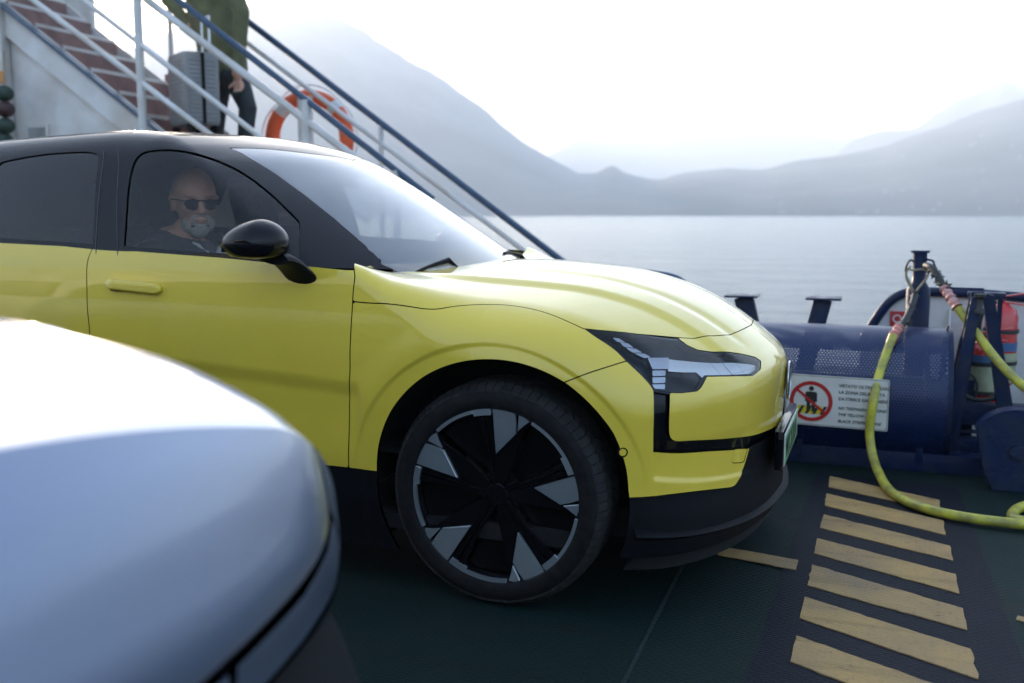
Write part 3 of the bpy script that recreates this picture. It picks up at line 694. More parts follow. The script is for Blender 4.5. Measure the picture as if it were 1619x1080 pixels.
def wheel(root, cx, side=0, name='wheel'):
    """side 0: near side (faces -y), 1: far side"""
    t0 = .030
    def Y(v): return v if side == 0 else 2*YC-v
    zc = .352
    w_ = bpy.data.objects.new(name, None); COL.objects.link(w_); w_.parent = root; w_.empty_display_size = .1
    p = root.location; w_.location = (cx-p.x, Y(.15)-p.y, zc-p.z)
    W = w_
    b = MB(); S = .225; y0, y1 = t0, t0+S
    prof = [(.268, y0+.020), (.280, y0+.006), (.292, y0+.002), (.312, y0), (.326, y0+.006), (.337, y0+.018), (.3440, y0+.030), (.3480, y0+.045), (.3500, y0+.07), (.3515, (y0+y1)/2),
            (.3500, y1-.07), (.3480, y1-.045), (.3440, y1-.03), (.326, y1-.006), (.30, y1), (.268, y1-.02)]
    b.lathe(prof, (cx, 0, zc), 'y', 128)
    for v in b.bm.verts: v.co.y = Y(v.co.y)
    b.build('tyre', M['rubber'], W)
    b = MB(); b.lathe([(.3445, y0+.029), (.3486, y0+.045), (.3506, y0+.07), (.3520, (y0+y1)/2), (.3506, y1-.07), (.3486, y1-.045), (.3445, y1-.029)], (cx, 0, zc), 'y', 128)
    for v in b.bm.verts: v.co.y = Y(v.co.y)
    b.build('groove_shade', M['void'], W)  # black band paints the shade between the tread blocks
    # tread blocks, shoulder lugs all the way round
    b = MB(); n = 74
    for i in range(n):
        a = 2*math.pi*i/n
        for (ya, yb, ra, rb, sk, wd) in ((y0+.010, y0+.044, .3330, .3505, .0, .026), (y0+.049, y0+.082, .3490, .3535, .020, .024), (y0+.088, y0+.137, .3505, .3540, -.02, .024), (y0+.143, y0+.176, .3490, .3535, .02, .024), (y1-.044, y1-.010, .3505, .3330, 0, .026)):
            pts = []
            for (yy, rr, s_) in ((ya, ra, 0), (yb, rb, sk)):
                for da in (-wd/2, wd/2):
                    for dr in (-.008, .0036):
                        th = a+(da+s_)/.35; pts.append(b.bm.verts.new((cx+(rr+dr)*math.cos(th), Y(yy), zc+(rr+dr)*math.sin(th))))
            q = pts
            for f in ((1, 3, 7, 5), (0, 1, 5, 4), (2, 6, 7, 3), (0, 2, 3, 1), (4, 5, 7, 6)): b.bm.faces.new([q[k] for k in f])
    tr = b.build('tread', M['tread'], W, smooth=False, merge=False); tr['kind'] = 'stuff'
    # rim barrel, lip and dished face
    b = MB(); b.lathe([(.283, y0+.010), (.2775, y0+.008), (.2735, y0+.016), (.262, y0+.05), (.255, y0+.10), (.250, y1-.02), (.275, y1-.01)], (cx, 0, zc), 'y', 96)
    for v in b.bm.verts: v.co.y = Y(v.co.y)
    b.build('rim', M['wheel_black'], W)
    b = MB(); b.lathe([(.0, y0+.13), (.165, y0+.13), (.165, y0+.145), (.05, y0+.15)], (cx, 0, zc), 'y', 48)
    for v in b.bm.verts: v.co.y = Y(v.co.y)
    b.build('brake_disc', M['brake'], W)
    b = MB(); b.lathe([(.02, y0+.185), (.268, y0+.185)], (cx, 0, zc), 'y', 48)
    for v in b.bm.verts: v.co.y = Y(v.co.y)
    b.build('wheel_back', M['void'], W)
    sg = 1 if side == 0 else -1
    def pol(poly, yf, th, nm, mt, parent, cup=0.0):
        b = MB(); P2 = []
        for i, (r_, a) in enumerate(poly):
            P2.append((r_, R(a)))
        b.prism(P2, lambda r_, a, h: (cx+sg*0+r_*math.cos(a), Y(yf+h+cup*(.276-r_)), zc+r_*math.sin(a)), th)
        bmesh.ops.bevel(b.bm, geom=[e for e in b.bm.edges if abs(e.verts[0].co.y-e.verts[1].co.y) < .02 and min(v.co.y*(1 if side == 0 else -1) for v in e.verts) < (Y(yf)*(1 if side == 0 else -1))+.03], offset=.0012, segments=1, affect='EDGES')
        return b.build(nm, mt, parent, ang=25)
    def arc(r0, r1, a0, a1, n=8):
        return [(r0, a0+(a1-a0)*i/n) for i in range(n+1)]+[(r1, a1+(a0-a1)*i/n) for i in range(n+1)]
    mx = (lambda a: a) if side == 0 else (lambda a: a)
    hub = [(.034, k*72+a) for k in range(5) for a in (0, 24, 48)]
    pol(hub, y0+.040, .02, 'hub_cap', M['wheel_black'], W)
    for k in range(5):
        o_ = 90.8+72*k
        # silver inlays
        pol([(.133, o_-2.5), (.205, o_-.9), (.2755, o_), (.2765, o_-4.5), (.277, o_-9), (.2770, o_-15.5), (.243, o_-18), (.214, o_-20.2)], y0+.013, .012, 'silver_inlay', M['alloy'], W, cup=.06)
        pol([(.2735, o_-18.3), (.2745, o_-22), (.2685, o_-26.3), (.246, o_-23.5), (.223, o_-20.9)], y0+.013, .012, 'silver_inlay', M['alloy'], W, cup=.06)
        rr = arc(.2775, .2640, o_-28, o_-58, 8); pol(rr, y0+.012, .012, 'rim_ring', M['alloy'], W)
        rr = arc(.2775, .2550, o_-58, o_-70.6, 5); pol(rr, y0+.012, .012, 'rim_ring', M['alloy'], W)
        # black blade carrying the inlay, spoke beside it
        pol([(.022, o_-40), (.026, o_+10), (.120, o_-1), (.266, o_+.2), (.268, o_-9), (.268, o_-18), (.266, o_-27.5), (.233, o_-24), (.150, o_-28), (.085, o_-33)], y0+.020, .014, 'wheel_blade', M['wheel_black'], W, cup=.10)
        pol([(.030, o_+1), (.035, o_+32), (.130, o_+11.0), (.256, o_+10.9), (.2600, o_+6.6), (.130, o_+7.2)], y0+.016, .024, 'spoke', M['wheel_black'], W, cup=.10)
        pol([(.036, o_+1), (.130, o_+6.0), (.2600, o_+5.6), (.262, o_+1.2), (.130, o_+.6)], y0+.019, .018, 'spoke', M['wheel_black'], W, cup=.10)
        # dished back of the opening
        pol([(.07, o_-30), (.255, o_-27), (.258, o_-40), (.258, o_-52), (.256, o_-60), (.07, o_-58)], y0+.055, .006, 'spoke_web', M['wheel_black'], W, cup=.12)
    return W

# ================================================================ SETTING: lake, hills, air
def struct(o): o['kind'] = 'structure'; return o
# water
wm = bpy.data.materials.new('lake_water'); wm.use_nodes = True; nt = wm.node_tree; b_ = nt.nodes['Principled BSDF']; L = nt.links
b_.inputs['Base Color'].default_value = (.030, .062, .075, 1); b_.inputs['Roughness'].default_value = .16; b_.inputs['IOR'].default_value = 1.45
tc = nt.nodes.new('ShaderNodeTexCoord'); prev = None
for sc_, st, dd in ((.10, .45, 1.8), (.5, .6, .5), (2.2, .7, .13), (9, .5, .03)):
    mp = nt.nodes.new('ShaderNodeMapping'); mp.inputs['Rotation'].default_value = (0, 0, .35); mp.inputs['Scale'].default_value = (1, 2.2, 1)
    n_ = nt.nodes.new('ShaderNodeTexNoise'); n_.inputs['Scale'].default_value = sc_; n_.inputs['Detail'].default_value = 5
    L.new(tc.outputs['Object'], mp.inputs[0]); L.new(mp.outputs[0], n_.inputs['Vector'])
    bp = nt.nodes.new('ShaderNodeBump'); bp.inputs['Strength'].default_value = st; bp.inputs['Distance'].default_value = dd
    L.new(n_.outputs[0], bp.inputs['Height'])
    if prev: L.new(prev.outputs[0], bp.inputs['Normal'])
    prev = bp
L.new(prev.outputs[0], b_.inputs['Normal'])
WZ = -2.0
bm = bmesh.new(); rad = [0, 40, 200, 1000, 3000, 7900]; rings = []
for r_ in rad[1:]: rings.append([bm.verts.new((r_*math.cos(a), r_*math.sin(a), WZ)) for a in np.linspace(0, 2*math.pi, 48, endpoint=False)])
bm.faces.new(rings[0])
for i in range(len(rings)-1):
    for j in range(48): bm.faces.new((rings[i][j], rings[i+1][j], rings[i+1][(j+1) % 48], rings[i][(j+1) % 48]))
me = bpy.data.meshes.new('lake'); bm.to_mesh(me); bm.free(); struct(link_mesh('lake_water', me, wm))

# mountains: terrain rising from the far shore, ridge heights by bearing (degrees from +Y towards +X)
def brg(px, py):
    d = _fw + _rt*((px-809.5)/1574.03) - _up*((py-540)/1574.03); return math.degrees(math.atan2(d[0], d[1])), d[2]/math.hypot(d[0], d[1])
from mathutils import noise as mn
def mountain(name, outline, dist, foot, base, dirt, wide=(), seed=0, rough=1.0):
    pts = [brg(*p) for p in outline]; pts = list(wide[0:1] and wide[0])+pts+list(wide[1] if len(wide) > 1 else [])
    az = [p[0] for p in pts]; el = [p[1] for p in pts]; f = pch(az, el)
    n1, n2 = 420, 46; A = np.linspace(az[0], az[-1], n1); bm = bmesh.new(); rows = []
    for a in A:
        e = float(f(np.array([a]))[0]); col = []
        for k in range(n2):
            t = k/(n2-1)*1.35
            d = foot+(dist-foot)*t; x, y = d*math.sin(R(a)), d*math.cos(R(a))
            hgt = max(e, 0)*dist*(min(t, 1)**.9 if t <= 1 else (1-(t-1)*1.6))
            nz_ = mn.fractal(Vector((x/450+seed, y/450, seed)), 1.0, 2.1, 6)
            rz_ = mn.ridged_multi_fractal(Vector((x/750+seed, y/750, 3+seed)), .9, 2.0, 5, 1.0, 2.0)
            tt = min(t, 1); env = tt*(1-tt)*4
            hgt += hgt*(.26*nz_+.16*(rz_-1.0))*env*.8*rough + hgt*.018*mn.fractal(Vector((x/80, y/80, seed+9)), .8, 2.2, 4)
            hgt = min(hgt, e*d*.999+dist*.002*0+hgt*.02) if t < 1 else hgt
            col.append(bm.verts.new((x, y, WZ-1+hgt+(0 if k else -3))))
        rows.append(col)
    for i in range(n1-1):
        for k in range(n2-1): bm.faces.new((rows[i][k], rows[i+1][k], rows[i+1][k+1], rows[i][k+1]))
    for fc in bm.faces: fc.smooth = True
    me = bpy.data.meshes.new(name); bm.to_mesh(me); bm.free()
    m = mat(name+'_ground', base, .95, noise=1, nscale=.007, dirt=dirt, spec=.1, detail=12)
    o = link_mesh(name, me, m); struct(o); return o, f
mountain('mountain', [(-300, 130), (0, 120), (150, 90), (250, 58), (330, 30), (385, 10), (430, -8), (470, -12), (540, 22), (600, 58), (650, 92), (700, 122), (760, 163), (800, 200), (850, 236), (905, 266), (960, 292), (1040, 322), (1120, 342)],
         2700, 1500, (.050, .060, .045), (.12, .115, .10), ([(-75, .10), (-64, .13)],), seed=1.3)
mountain('hill', [(840, 338), (905, 272), (938, 271), (968, 258), (990, 270), (1040, 281), (1080, 271), (1120, 266), (1150, 264), (1200, 266), (1250, 255), (1300, 246), (1350, 238), (1400, 228), (1428, 217), (1480, 200), (1540, 178), (1619, 153), (1800, 120), (2100, 90)],
         2500, 1500, (.050, .062, .042), (.13, .125, .10), ([], [(40, .20), (60, .20), (75, .15)]), seed=4.7, rough=.9)
mountain('mountain', [(1200, 330), (1300, 262), (1365, 212), (1395, 205), (1443, 200), (1480, 176), (1517, 152), (1560, 138), (1587, 121), (1619, 134), (1700, 150), (1850, 190)],
         3700, 2600, (.060, .066, .055), (.15, .14, .12), seed=7.1)
mountain('mountain', [(760, 330), (820, 268), (875, 240), (935, 217), (960, 221), (1010, 223), (1080, 206), (1130, 193), (1200, 195), (1280, 209), (1360, 216), (1480, 250)],
         5200, 3800, (.07, .075, .065), (.16, .15, .13), seed=2.2)
# shore villages: small pale houses scattered over the lower slopes
hb = MB(); hill = bpy.data.objects['hill']; hv = np.array([v.co[:] for v in hill.data.vertices]).reshape(420, 46, 3)
for i in range(170):
    a = rng.integers(60, 300); k = int(abs(rng.normal(0, 9)))+1
    if k > 34: continue
    p = hv[a, k]; s_ = rng.uniform(2, 4.5); hb.box((p[0]+rng.uniform(-9, 9), p[1], p[2]+s_*.35), (s_*1.4, s_, s_), Matrix.Rotation(rng.uniform(0, 3), 3, 'Z'))
M['house'] = mat('distant_house_plaster', (.62, .56, .48), .8, noise=.3, nscale=.02)
o = hb.build('distant_village', M['house'], smooth=False); tag(o, 'tiny pale houses scattered over the hazy slopes across the lake', 'village', kind='stuff')
# the air
hz = bpy.data.materials.new('haze_air'); hz.use_nodes = True; nt = hz.node_tree; nt.nodes.clear()
pv = nt.nodes.new('ShaderNodeVolumePrincipled'); pv.inputs['Color'].default_value = (.80, .89, 1.0, 1); pv.inputs['Density'].default_value = 4.4e-4; pv.inputs['Anisotropy'].default_value = .36
mo = nt.nodes.new('ShaderNodeOutputMaterial'); nt.links.new(pv.outputs[0], mo.inputs['Volume'])
bm = bmesh.new(); bmesh.ops.create_cube(bm, size=1); bmesh.ops.transform(bm, matrix=Matrix.Translation((0, 0, 337)) @ Matrix.Diagonal((16000, 16000, 682, 1)), verts=bm.verts)
me = bpy.data.meshes.new('haze'); bm.to_mesh(me); bm.free(); hzo = link_mesh('haze', me, hz); hzo['kind'] = 'stuff'

# ================================================================ SETTING: the ferry deck
dm_ = bpy.data.materials.new('deck_green_paint'); dm_.use_nodes = True; nt = dm_.node_tree; L = nt.links; b_ = nt.nodes['Principled BSDF']
def deck_nodes(nt, b_, base, dirt, worn, wear=.5, bump=1.0):
    L = nt.links; tc = nt.nodes.new('ShaderNodeTexCoord')
    def N_(t, **k):
        n = nt.nodes.new(t)
        for a, v in k.items(): n.inputs[a].default_value = v
        return n
    n1 = N_('ShaderNodeTexNoise', Scale=2.2, Detail=8, Roughness=.65); n2 = N_('ShaderNodeTexNoise', Scale=45, Detail=5); n3 = N_('ShaderNodeTexNoise', Scale=260, Detail=2)
    for n in (n1, n2, n3): L.new(tc.outputs['Object'], n.inputs['Vector'])
    r1 = nt.nodes.new('ShaderNodeMapRange'); r1.inputs[1].default_value = .38; r1.inputs[2].default_value = .66; L.new(n1.outputs[0], r1.inputs[0])
    r2 = nt.nodes.new('ShaderNodeMapRange'); r2.inputs[1].default_value = 1-wear; r2.inputs[2].default_value = 1-wear+.12
    ad = nt.nodes.new('ShaderNodeMath'); ad.operation = 'MULTIPLY_ADD'; ad.inputs[1].default_value = .5; L.new(n2.outputs[0], ad.inputs[0]); 
    hm = nt.nodes.new('ShaderNodeMath'); hm.operation = 'MULTIPLY'; hm.inputs[1].default_value = .5; L.new(n3.outputs[0], hm.inputs[0]); L.new(hm.outputs[0], ad.inputs[2]); L.new(ad.outputs[0], r2.inputs[0])
    m1 = nt.nodes.new('ShaderNodeMix'); m1.data_type = 'RGBA'; m1.inputs[6].default_value = (*base, 1); m1.inputs[7].default_value = (*dirt, 1); L.new(r1.outputs[0], m1.inputs[0])
    m2 = nt.nodes.new('ShaderNodeMix'); m2.data_type = 'RGBA'; m2.inputs[7].default_value = (*worn, 1); L.new(r2.outputs[0], m2.inputs[0]); L.new(m1.outputs[2], m2.inputs[6])
    # rust bleeding through in spots, and long tyre scuffs
    n5 = N_('ShaderNodeTexNoise', Scale=5.5, Detail=9, Roughness=.7); L.new(tc.outputs['Object'], n5.inputs['Vector'])
    r5 = nt.nodes.new('ShaderNodeMapRange'); r5.inputs[1].default_value = .62; r5.inputs[2].default_value = .70; r5.inputs[4].default_value = .55; L.new(n5.outputs[0], r5.inputs[0])
    m5 = nt.nodes.new('ShaderNodeMix'); m5.data_type = 'RGBA'; m5.inputs[7].default_value = (.045, .024, .013, 1); L.new(r5.outputs[0], m5.inputs[0]); L.new(m2.outputs[2], m5.inputs[6])
    mp6 = nt.nodes.new('ShaderNodeMapping'); mp6.inputs['Scale'].default_value = (.35, 6.5, 1); mp6.inputs['Rotation'].default_value = (0, 0, R(5)); L.new(tc.outputs['Object'], mp6.inputs[0])
    n6 = N_('ShaderNodeTexNoise', Scale=1.6, Detail=7, Roughness=.6); L.new(mp6.outputs[0], n6.inputs['Vector'])
    r6 = nt.nodes.new('ShaderNodeMapRange'); r6.inputs[1].default_value = .52; r6.inputs[2].default_value = .68; r6.inputs[4].default_value = .35; L.new(n6.outputs[0], r6.inputs[0])
    m6 = nt.nodes.new('ShaderNodeMix'); m6.data_type = 'RGBA'; m6.inputs[7].default_value = (.010, .011, .012, 1); L.new(r6.outputs[0], m6.inputs[0]); L.new(m5.outputs[2], m6.inputs[6])
    L.new(m6.outputs[2], b_.inputs['Base Color'])
    # rolled tread plate: rows of short raised bars, alternate rows shifted
    br = nt.nodes.new('ShaderNodeTexBrick'); br.inputs['Scale'].default_value = 1; br.inputs['Brick Width'].default_value = .034; br.inputs['Row Height'].default_value = .014
    br.inputs['Mortar Size'].default_value = .0042; br.inputs['Mortar Smooth'].default_value = 1.0; br.offset = .5
    mp = nt.nodes.new('ShaderNodeMapping'); mp.inputs['Rotation'].default_value = (0, 0, R(3)); L.new(tc.outputs['Object'], mp.inputs[0]); L.new(mp.outputs[0], br.inputs['Vector'])
    bp = nt.nodes.new('ShaderNodeBump'); bp.inputs['Strength'].default_value = .55*bump; bp.inputs['Distance'].default_value = .0022; bp.invert = True; L.new(br.outputs['Fac'], bp.inputs['Height'])
    b2 = nt.nodes.new('ShaderNodeBump'); b2.inputs['Strength'].default_value = .5; b2.inputs['Distance'].default_value = .002; L.new(n3.outputs[0], b2.inputs['Height']); L.new(bp.outputs[0], b2.inputs['Normal'])
    L.new(b2.outputs[0], b_.inputs['Normal'])
    r3 = nt.nodes.new('ShaderNodeMapRange'); b_.inputs['Specular IOR Level'].default_value = .16; r3.inputs[3].default_value = .45; r3.inputs[4].default_value = .8; L.new(n1.outputs[0], r3.inputs[0]); L.new(r3.outputs[0], b_.inputs['Roughness'])
deck_nodes(nt, b_, (.0038, .0165, .0155), (.010, .021, .018), (.030, .034, .028), .38)
def simple_deck(name, base, dirt, worn, wear):
    m = bpy.data.materials.new(name); m.use_nodes = True; deck_nodes(m.node_tree, m.node_tree.nodes['Principled BSDF'], base, dirt, worn, wear); return m
M['hazard_yellow'] = simple_deck('hazard_yellow_paint', (.46, .29, .11), (.30, .21, .12), (.06, .056, .05), .42)
M['hazard_black'] = simple_deck('hazard_black_paint', (.004, .006, .012), (.010, .013, .019), (.018, .026, .026), .40)
struct(MB().box((-4.5, -1.5, -.15), (17.0, 14.3, .30)).build('deck', dm_, smooth=False))
M['hull'] = mat('hull_navy', (.03, .04, .06), .5, noise=.3, nscale=1)
struct(MB().box((-4.5, -1.5, -1.4), (16.6, 13.9, 2.48)).build('ferry_hull', M['hull'], smooth=False))
# hazard ladder: one dark field and its bars
def sheet(name, pts, z, m, th=.0035, parent=None):
    bm = bmesh.new(); A = [bm.verts.new((p[0], p[1], z)) for p in pts]; B = [bm.verts.new((p[0], p[1], z-th)) for p in pts]
    bm.faces.new(A); n = len(A)
    for i in range(n): bm.faces.new((A[i], A[(i+1) % n], B[(i+1) % n], B[i]))
    bmesh.ops.recalc_face_normals(bm, faces=bm.faces)
    me = bpy.data.meshes.new(name); bm.to_mesh(me); bm.free(); return link_mesh(name, me, m, parent)
def wobble(pts, amp, step):
    out = []; k = len(pts)
    for i in range(k):
        a = np.array(pts[i][:2]); b = np.array(pts[(i+1) % k][:2]); n = max(1, int(np.linalg.norm(b-a)/step)); d = b-a; nn = np.array([-d[1], d[0]])/np.linalg.norm(d)
        for j in range(n): out.append(tuple(a+d*j/n+nn*(rng.normal(0, amp) if j else 0)))
    return out
struct(sheet('hazard_field', wobble([(.845, 2.06), (.80, -.55), (1.52, -.55), (1.455, 2.04)], .0025, .05), .004, M['hazard_black']))
cq = lambda pts: [(1200+x/2.843, 700+y/2.843) for x, y in pts]
Lt = cq([(318, 157), (303, 235), (290, 330), (262, 438), (236, 556), (205, 702), (168, 872)]); Lb = cq([(312, 205), (297, 290), (273, 390), (247, 505), (218, 650), (183, 797), (135, 1005)])
Rt = cq([(811, 265), (828, 358), (858, 472), (884, 600), (917, 755), (950, 938)]); Rb = cq([(815, 313), (838, 422), (872, 538), (900, 688), (935, 852), (985, 1073)])
bars = [[at(*p, z=.0) for p in (Lt[i], Rt[i], Rb[i], Lb[i])] for i in range(6)]
d7 = bars[5][0]-bars[4][0]
for k in (1, 2):
    bars.append([q+d7*k for q in bars[5]])
for q in bars:
    struct(sheet('hazard_bar', wobble([p[:2] for p in q], .0016, .03), .008, M['hazard_yellow']))
struct(sheet('hazard_bar', wobble([at(*p, z=0)[:2] for p in ((1140, 867), (1262, 889), (1258, 904), (1134, 880))], .0015, .03), .0085, M['hazard_yellow']))
struct(sheet('hazard_bar', wobble([at(*p, z=0)[:2] for p in ((1609, 975), (1760, 1010), (1760, 1022), (1606, 981))], .0015, .03), .004, M['hazard_yellow']))
M['weld'] = mat('deck_weld', (.005, .017, .017), .8, noise=.3, nscale=20, bump=.5, bscale=80)
for a, b in (((.52, -.9), (.47, 1.3)), ((-6, -.62), (3, -.60)), ((1.9, -.6), (1.85, 2.2))):
    o = MB().bar((a[0], a[1], .001), (b[0], b[1], .001), .012, .004).build('deck_weld', M['weld'], smooth=False); struct(o)

# ================================================================ CAR PAINTED YELLOW
car = thing('suv', 'bright yellow electric SUV with black roof and five-blade wheels, seen from its right front', 'car', (-1.3, YC, 0))
make_car(car, M['yellow'])
hl = make_headlamp(car, False)
def mirror_part(o, parent, name):
    """the same part on the other flank: mirrored mesh copies of a part and its sub-parts"""
    def mk(s, par):
        me = s.data.copy(); 
        n = len(me.vertices); co = np.empty(n*3, np.float32); me.vertices.foreach_get('co', co); co = co.reshape(-1, 3); co[:, 1] = 2*YC-co[:, 1]; me.vertices.foreach_set('co', co.ravel()); me.flip_normals()
        me.update(); c = s.copy(); c.data = me; COL.objects.link(c); c.parent = par; c.matrix_local = s.matrix_local; return c
    c = mk(o, parent)
    for ch in list(o.children): mk(ch, c)
    return c
mirror_part(hl, car, 'headlight')
for cx in (0.0, -2.65):
    for sd_ in (0, 1): wheel(car, cx, sd_)
# wheel housings, floor pan, front closing
for cx in (0.0, -2.65):
    for s0, s1 in ((.105, .40), (2*YC-.40, 2*YC-.105)):
        b = MB(); b.lathe([(.455, s0), (.455, s1)], (cx, 0, .352), 'y', 40, R(-25), R(205)); b.lathe([(.30, s1 if s0 < .9 else s0), (.456, s1 if s0 < .9 else s0)], (cx, 0, .352), 'y', 40, R(-25), R(205))
        b.build('wheel_housing', M['void'], car)
b = MB(); b.box((-1.32, YC, .23), (3.2, 1.70, .05)); b.box((-1.32, YC, .28), (1.75, 1.72, .10)); b.build('floor_pan', M['void'], car, smooth=False)
# lip under the nose, follows the plan of the bumper
def plan_curve(off, z, x0=.30, rise=0.0):
    _, q, n = plan_samples(BODY, lambda x, y: .03); k = q[:, 0] > x0
    q = q[k]+n[k]*off; s_ = np.linspace(0, 1, len(q)); a = [(p[0], p[1], z+rise*(1-t)**2) for p, t in zip(q, s_)]
    return a+[(p[0], 2*YC-p[1], p[2]) for p in a[::-1][1:]]
b = MB(); rows = []
prof = [(-.06, .268, .012), (-.012, .252, .010), (.012, .243, .006), (.017, .2385, .0), (.013, .233, .0), (-.03, .212, 0), (-.10, .185, 0)]
base_ = plan_curve(0, 0, .42)
for off, z, rz_ in prof:
    pts = plan_curve(off, z, .42); k = len(pts)
    rows.append([b.bm.verts.new((p[0], p[1], p[2]+ .030*(abs(2*i/(k-1)-1))**3)) for i, p in enumerate(pts)])
for i in range(len(rows)-1):
    for j in range(len(rows[0])-1): b.bm.faces.new((rows[i][j], rows[i+1][j], rows[i+1][j+1], rows[i][j+1]))
b.build('front_lip', M['matte_black'], car)
b = MB(); b.box((.28, YC, .24), (.50, 1.30, .09)); b.build('undertray', M['void'], car, smooth=False)
# number plate on its holder
px0 = .806
b = MB(); b.box((px0-.012, YC, .425), (.03, .545, .135), bev=.006); hp = b.build('plate_holder', M['gloss_black'], car)
b = MB(); b.box((px0+.0055, YC, .425), (.003, .520, .112), bev=.002); b.build('number_plate', M['sign_white'], hp)
b = MB(); b.box((px0+.0075, YC, .425), (.002, .508, .100)); b.build('plate_field', M['plate'], hp, smooth=False)
mt = Matrix.Translation((px0+.0088, YC-.235, .387)) @ Matrix(((0, 0, 1, 0), (1, 0, 0, 0), (0, 1, 0, 0), (0, 0, 0, 1)))
text_mesh('plate_letters', 'WX 217LN', .105, M['plate_ink'], hp, mt, sx=.86)
# emblem on the nose: dark recessed shield with a bright edge
b = MB(); b.lathe([(.0, 0), (.052, 0), (.056, .003), (.060, .0)], (0, 0, 0), 'x', 36)
bmesh.ops.transform(b.bm, matrix=Matrix.Translation((.7935, YC, .625)) @ Matrix.Diagonal((1, 1, 1.15, 1)), verts=b.bm.verts); em = b.build('emblem', M['gloss_black'], car)
b = MB(); b.tube([(.7985, YC+.058*math.cos(a), .625+.067*math.sin(a)) for a in np.linspace(0, 2*math.pi, 40, endpoint=False)], .0035, 8, closed=True); b.bar((.798, YC-.055, .585), (.798, YC+.055, .665), .006, .006); b.build('emblem_ring', M['steel'], em)
# door handles
for sgn in (0, 1):
    Y = (lambda v: v) if not sgn else (lambda v: 2*YC-v)
    a = at(163, 449, y=.010); c = at(249, 458, y=.010)
    b = MB(); n = 14; rows = []
    for i in range(n+1):
        t = i/n; x = a[0]+(c[0]-a[0])*t; z = a[2]+(c[2]-a[2])*t; hh = .0175+.0015*t; out = .006*ss(0, .10, np.array(t))*(1-ss(.90, 1, np.array(t))); e = .35+.65*float(ss(0, .08, np.array(t))*(1-ss(.92, 1, np.array(t))))
        rows.append([b.bm.verts.new((x, Y(yy-float(out)*k_), z+zz*hh*e)) for yy, k_, zz in ((.032, 0, -1), (.022, .6, -1), (.019, 1, -.7), (.019, 1, .55), (.022, .8, 1), (.034, 0, 1))])
    for i in range(n):
        for j in range(5): b.bm.faces.new((rows[i][j], rows[i+1][j], rows[i+1][j+1], rows[i][j+1]))
    b.bm.faces.new(rows[0]); b.bm.faces.new(rows[-1])
    doors = [o for o in car.children if o.name.startswith('front_door')]
    b.build('door_handle', M['yellow'], doors[sgn])
    b = MB(); b.box((a[0]+.070, Y(.0225), a[2]-.016), (.10, .006, .016), bev=.0028); b.build('handle_shade', M['matte_black'], doors[sgn])  # black slab stands in for the shade of the pocket under the handle
# mirrors
for sgn in (0, 1):
    Y = (lambda v: v) if not sgn else (lambda v: 2*YC-v)
    b = MB(); q = bmesh.ops.create_uvsphere(b.bm, u_segments=40, v_segments=24, radius=1)
    ccx, ccy, ccz = (-.742, -.085, 1.128) if not sgn else (-.90, -.05, 1.095)
    for v in q['verts']:
        x, y, z = v.co; 
        x2 = x*.126; y2 = y*.105; z2 = z*.076
        f = .5+.5*x                        # front (towards +x) fuller, tapering rearwards
        z2 *= .50+.50*min(1, max(0, f*1.6)**.55); z2 += .000
        if z2 < -.042: z2 = -.042+(z2+.042)*.25
        if x > 0: x2 *= .80
        y2 *= .8+.2*f
        v.co = (x2, y2, z2)
    for v in b.bm.verts: v.co = Vector((ccx+v.co.x, Y(ccy+v.co.y), ccz+v.co.z))
    mi = b.build('door_mirror', M['gloss_black'], car)
    b = MB(); b.box((ccx-.086, Y(ccy), ccz-.004), (.010, .120, .052), bev=.004); b.build('mirror_glass', M['lamp_dark'], mi)
    b = MB(); rows = []
    for t in np.linspace(0, 1, 9):
        cxx = ccx+.045+.010*t; cyy = -.075+.12*t; czz = ccz-.045-.070*t+.018*math.sin(t*3.1); wx = .060+.004*t; hz_ = .022+.008*t
        rows.append([b.bm.verts.new((cxx+wx*math.cos(a)+.02*t, Y(cyy), czz+hz_*math.sin(a)-.01*math.cos(a))) for a in np.linspace(0, 2*math.pi, 16, endpoint=False)])
    for i in range(8):
        for j in range(16): b.bm.faces.new((rows[i][j], rows[i][(j+1) % 16], rows[i+1][(j+1) % 16], rows[i+1][j]))
    b.bm.faces.new(rows[0]); b.bm.faces.new(rows[-1]); b.build('mirror_foot', M['matte_black'], mi)
# wipers lying at the base of the windshield
def cab_pt(x, y):
    yy = y if y <= YC else 2*YC-y; return float(cab_H(np.array(x), np.array(yy)))
for (xa, ya, xb, yb) in ((-.440, .28, -.385, .56), (-.335, 1.02, -.375, 1.30)):
    pts = [(xa+(xb-xa)*t-.004*math.sin(3.14*t), ya+(yb-ya)*t, cab_pt(xa+(xb-xa)*t-.004*math.sin(3.14*t), ya+(yb-ya)*t)+.003) for t in np.linspace(0, 1, 12)]
    b = MB(); b.tube(pts, .006, 8); wp = b.build('wiper', M['matte_black'], car)
    b = MB(); p = pts[-1]; q_ = pts[7]; b.tube([(p[0]+.03, p[1]+.03, p[2]-.03), (p[0]+.005, p[1]+.01, p[2]+.004), q_], [.011, .010, .006], 8); b.build('wiper_arm', M['matte_black'], wp)
# cowl
b = MB(); n = 24; rows = []
for t in np.linspace(-1, 1, n):
    y = YC+t*.80; e = abs(t)*.8; x = -.512+.10*(1-(e/.92)**2); rows.append([b.bm.verts.new((x+.06, y, .975)), b.bm.verts.new((x-.10, y, .985)), b.bm.verts.new((x-.25, y, .995))])
for i in range(n-1):
    for j in range(2): b.bm.faces.new((rows[i][j], rows[i+1][j], rows[i+1][j+1], rows[i][j+1]))
b.build('cowl', M['matte_black'], car)
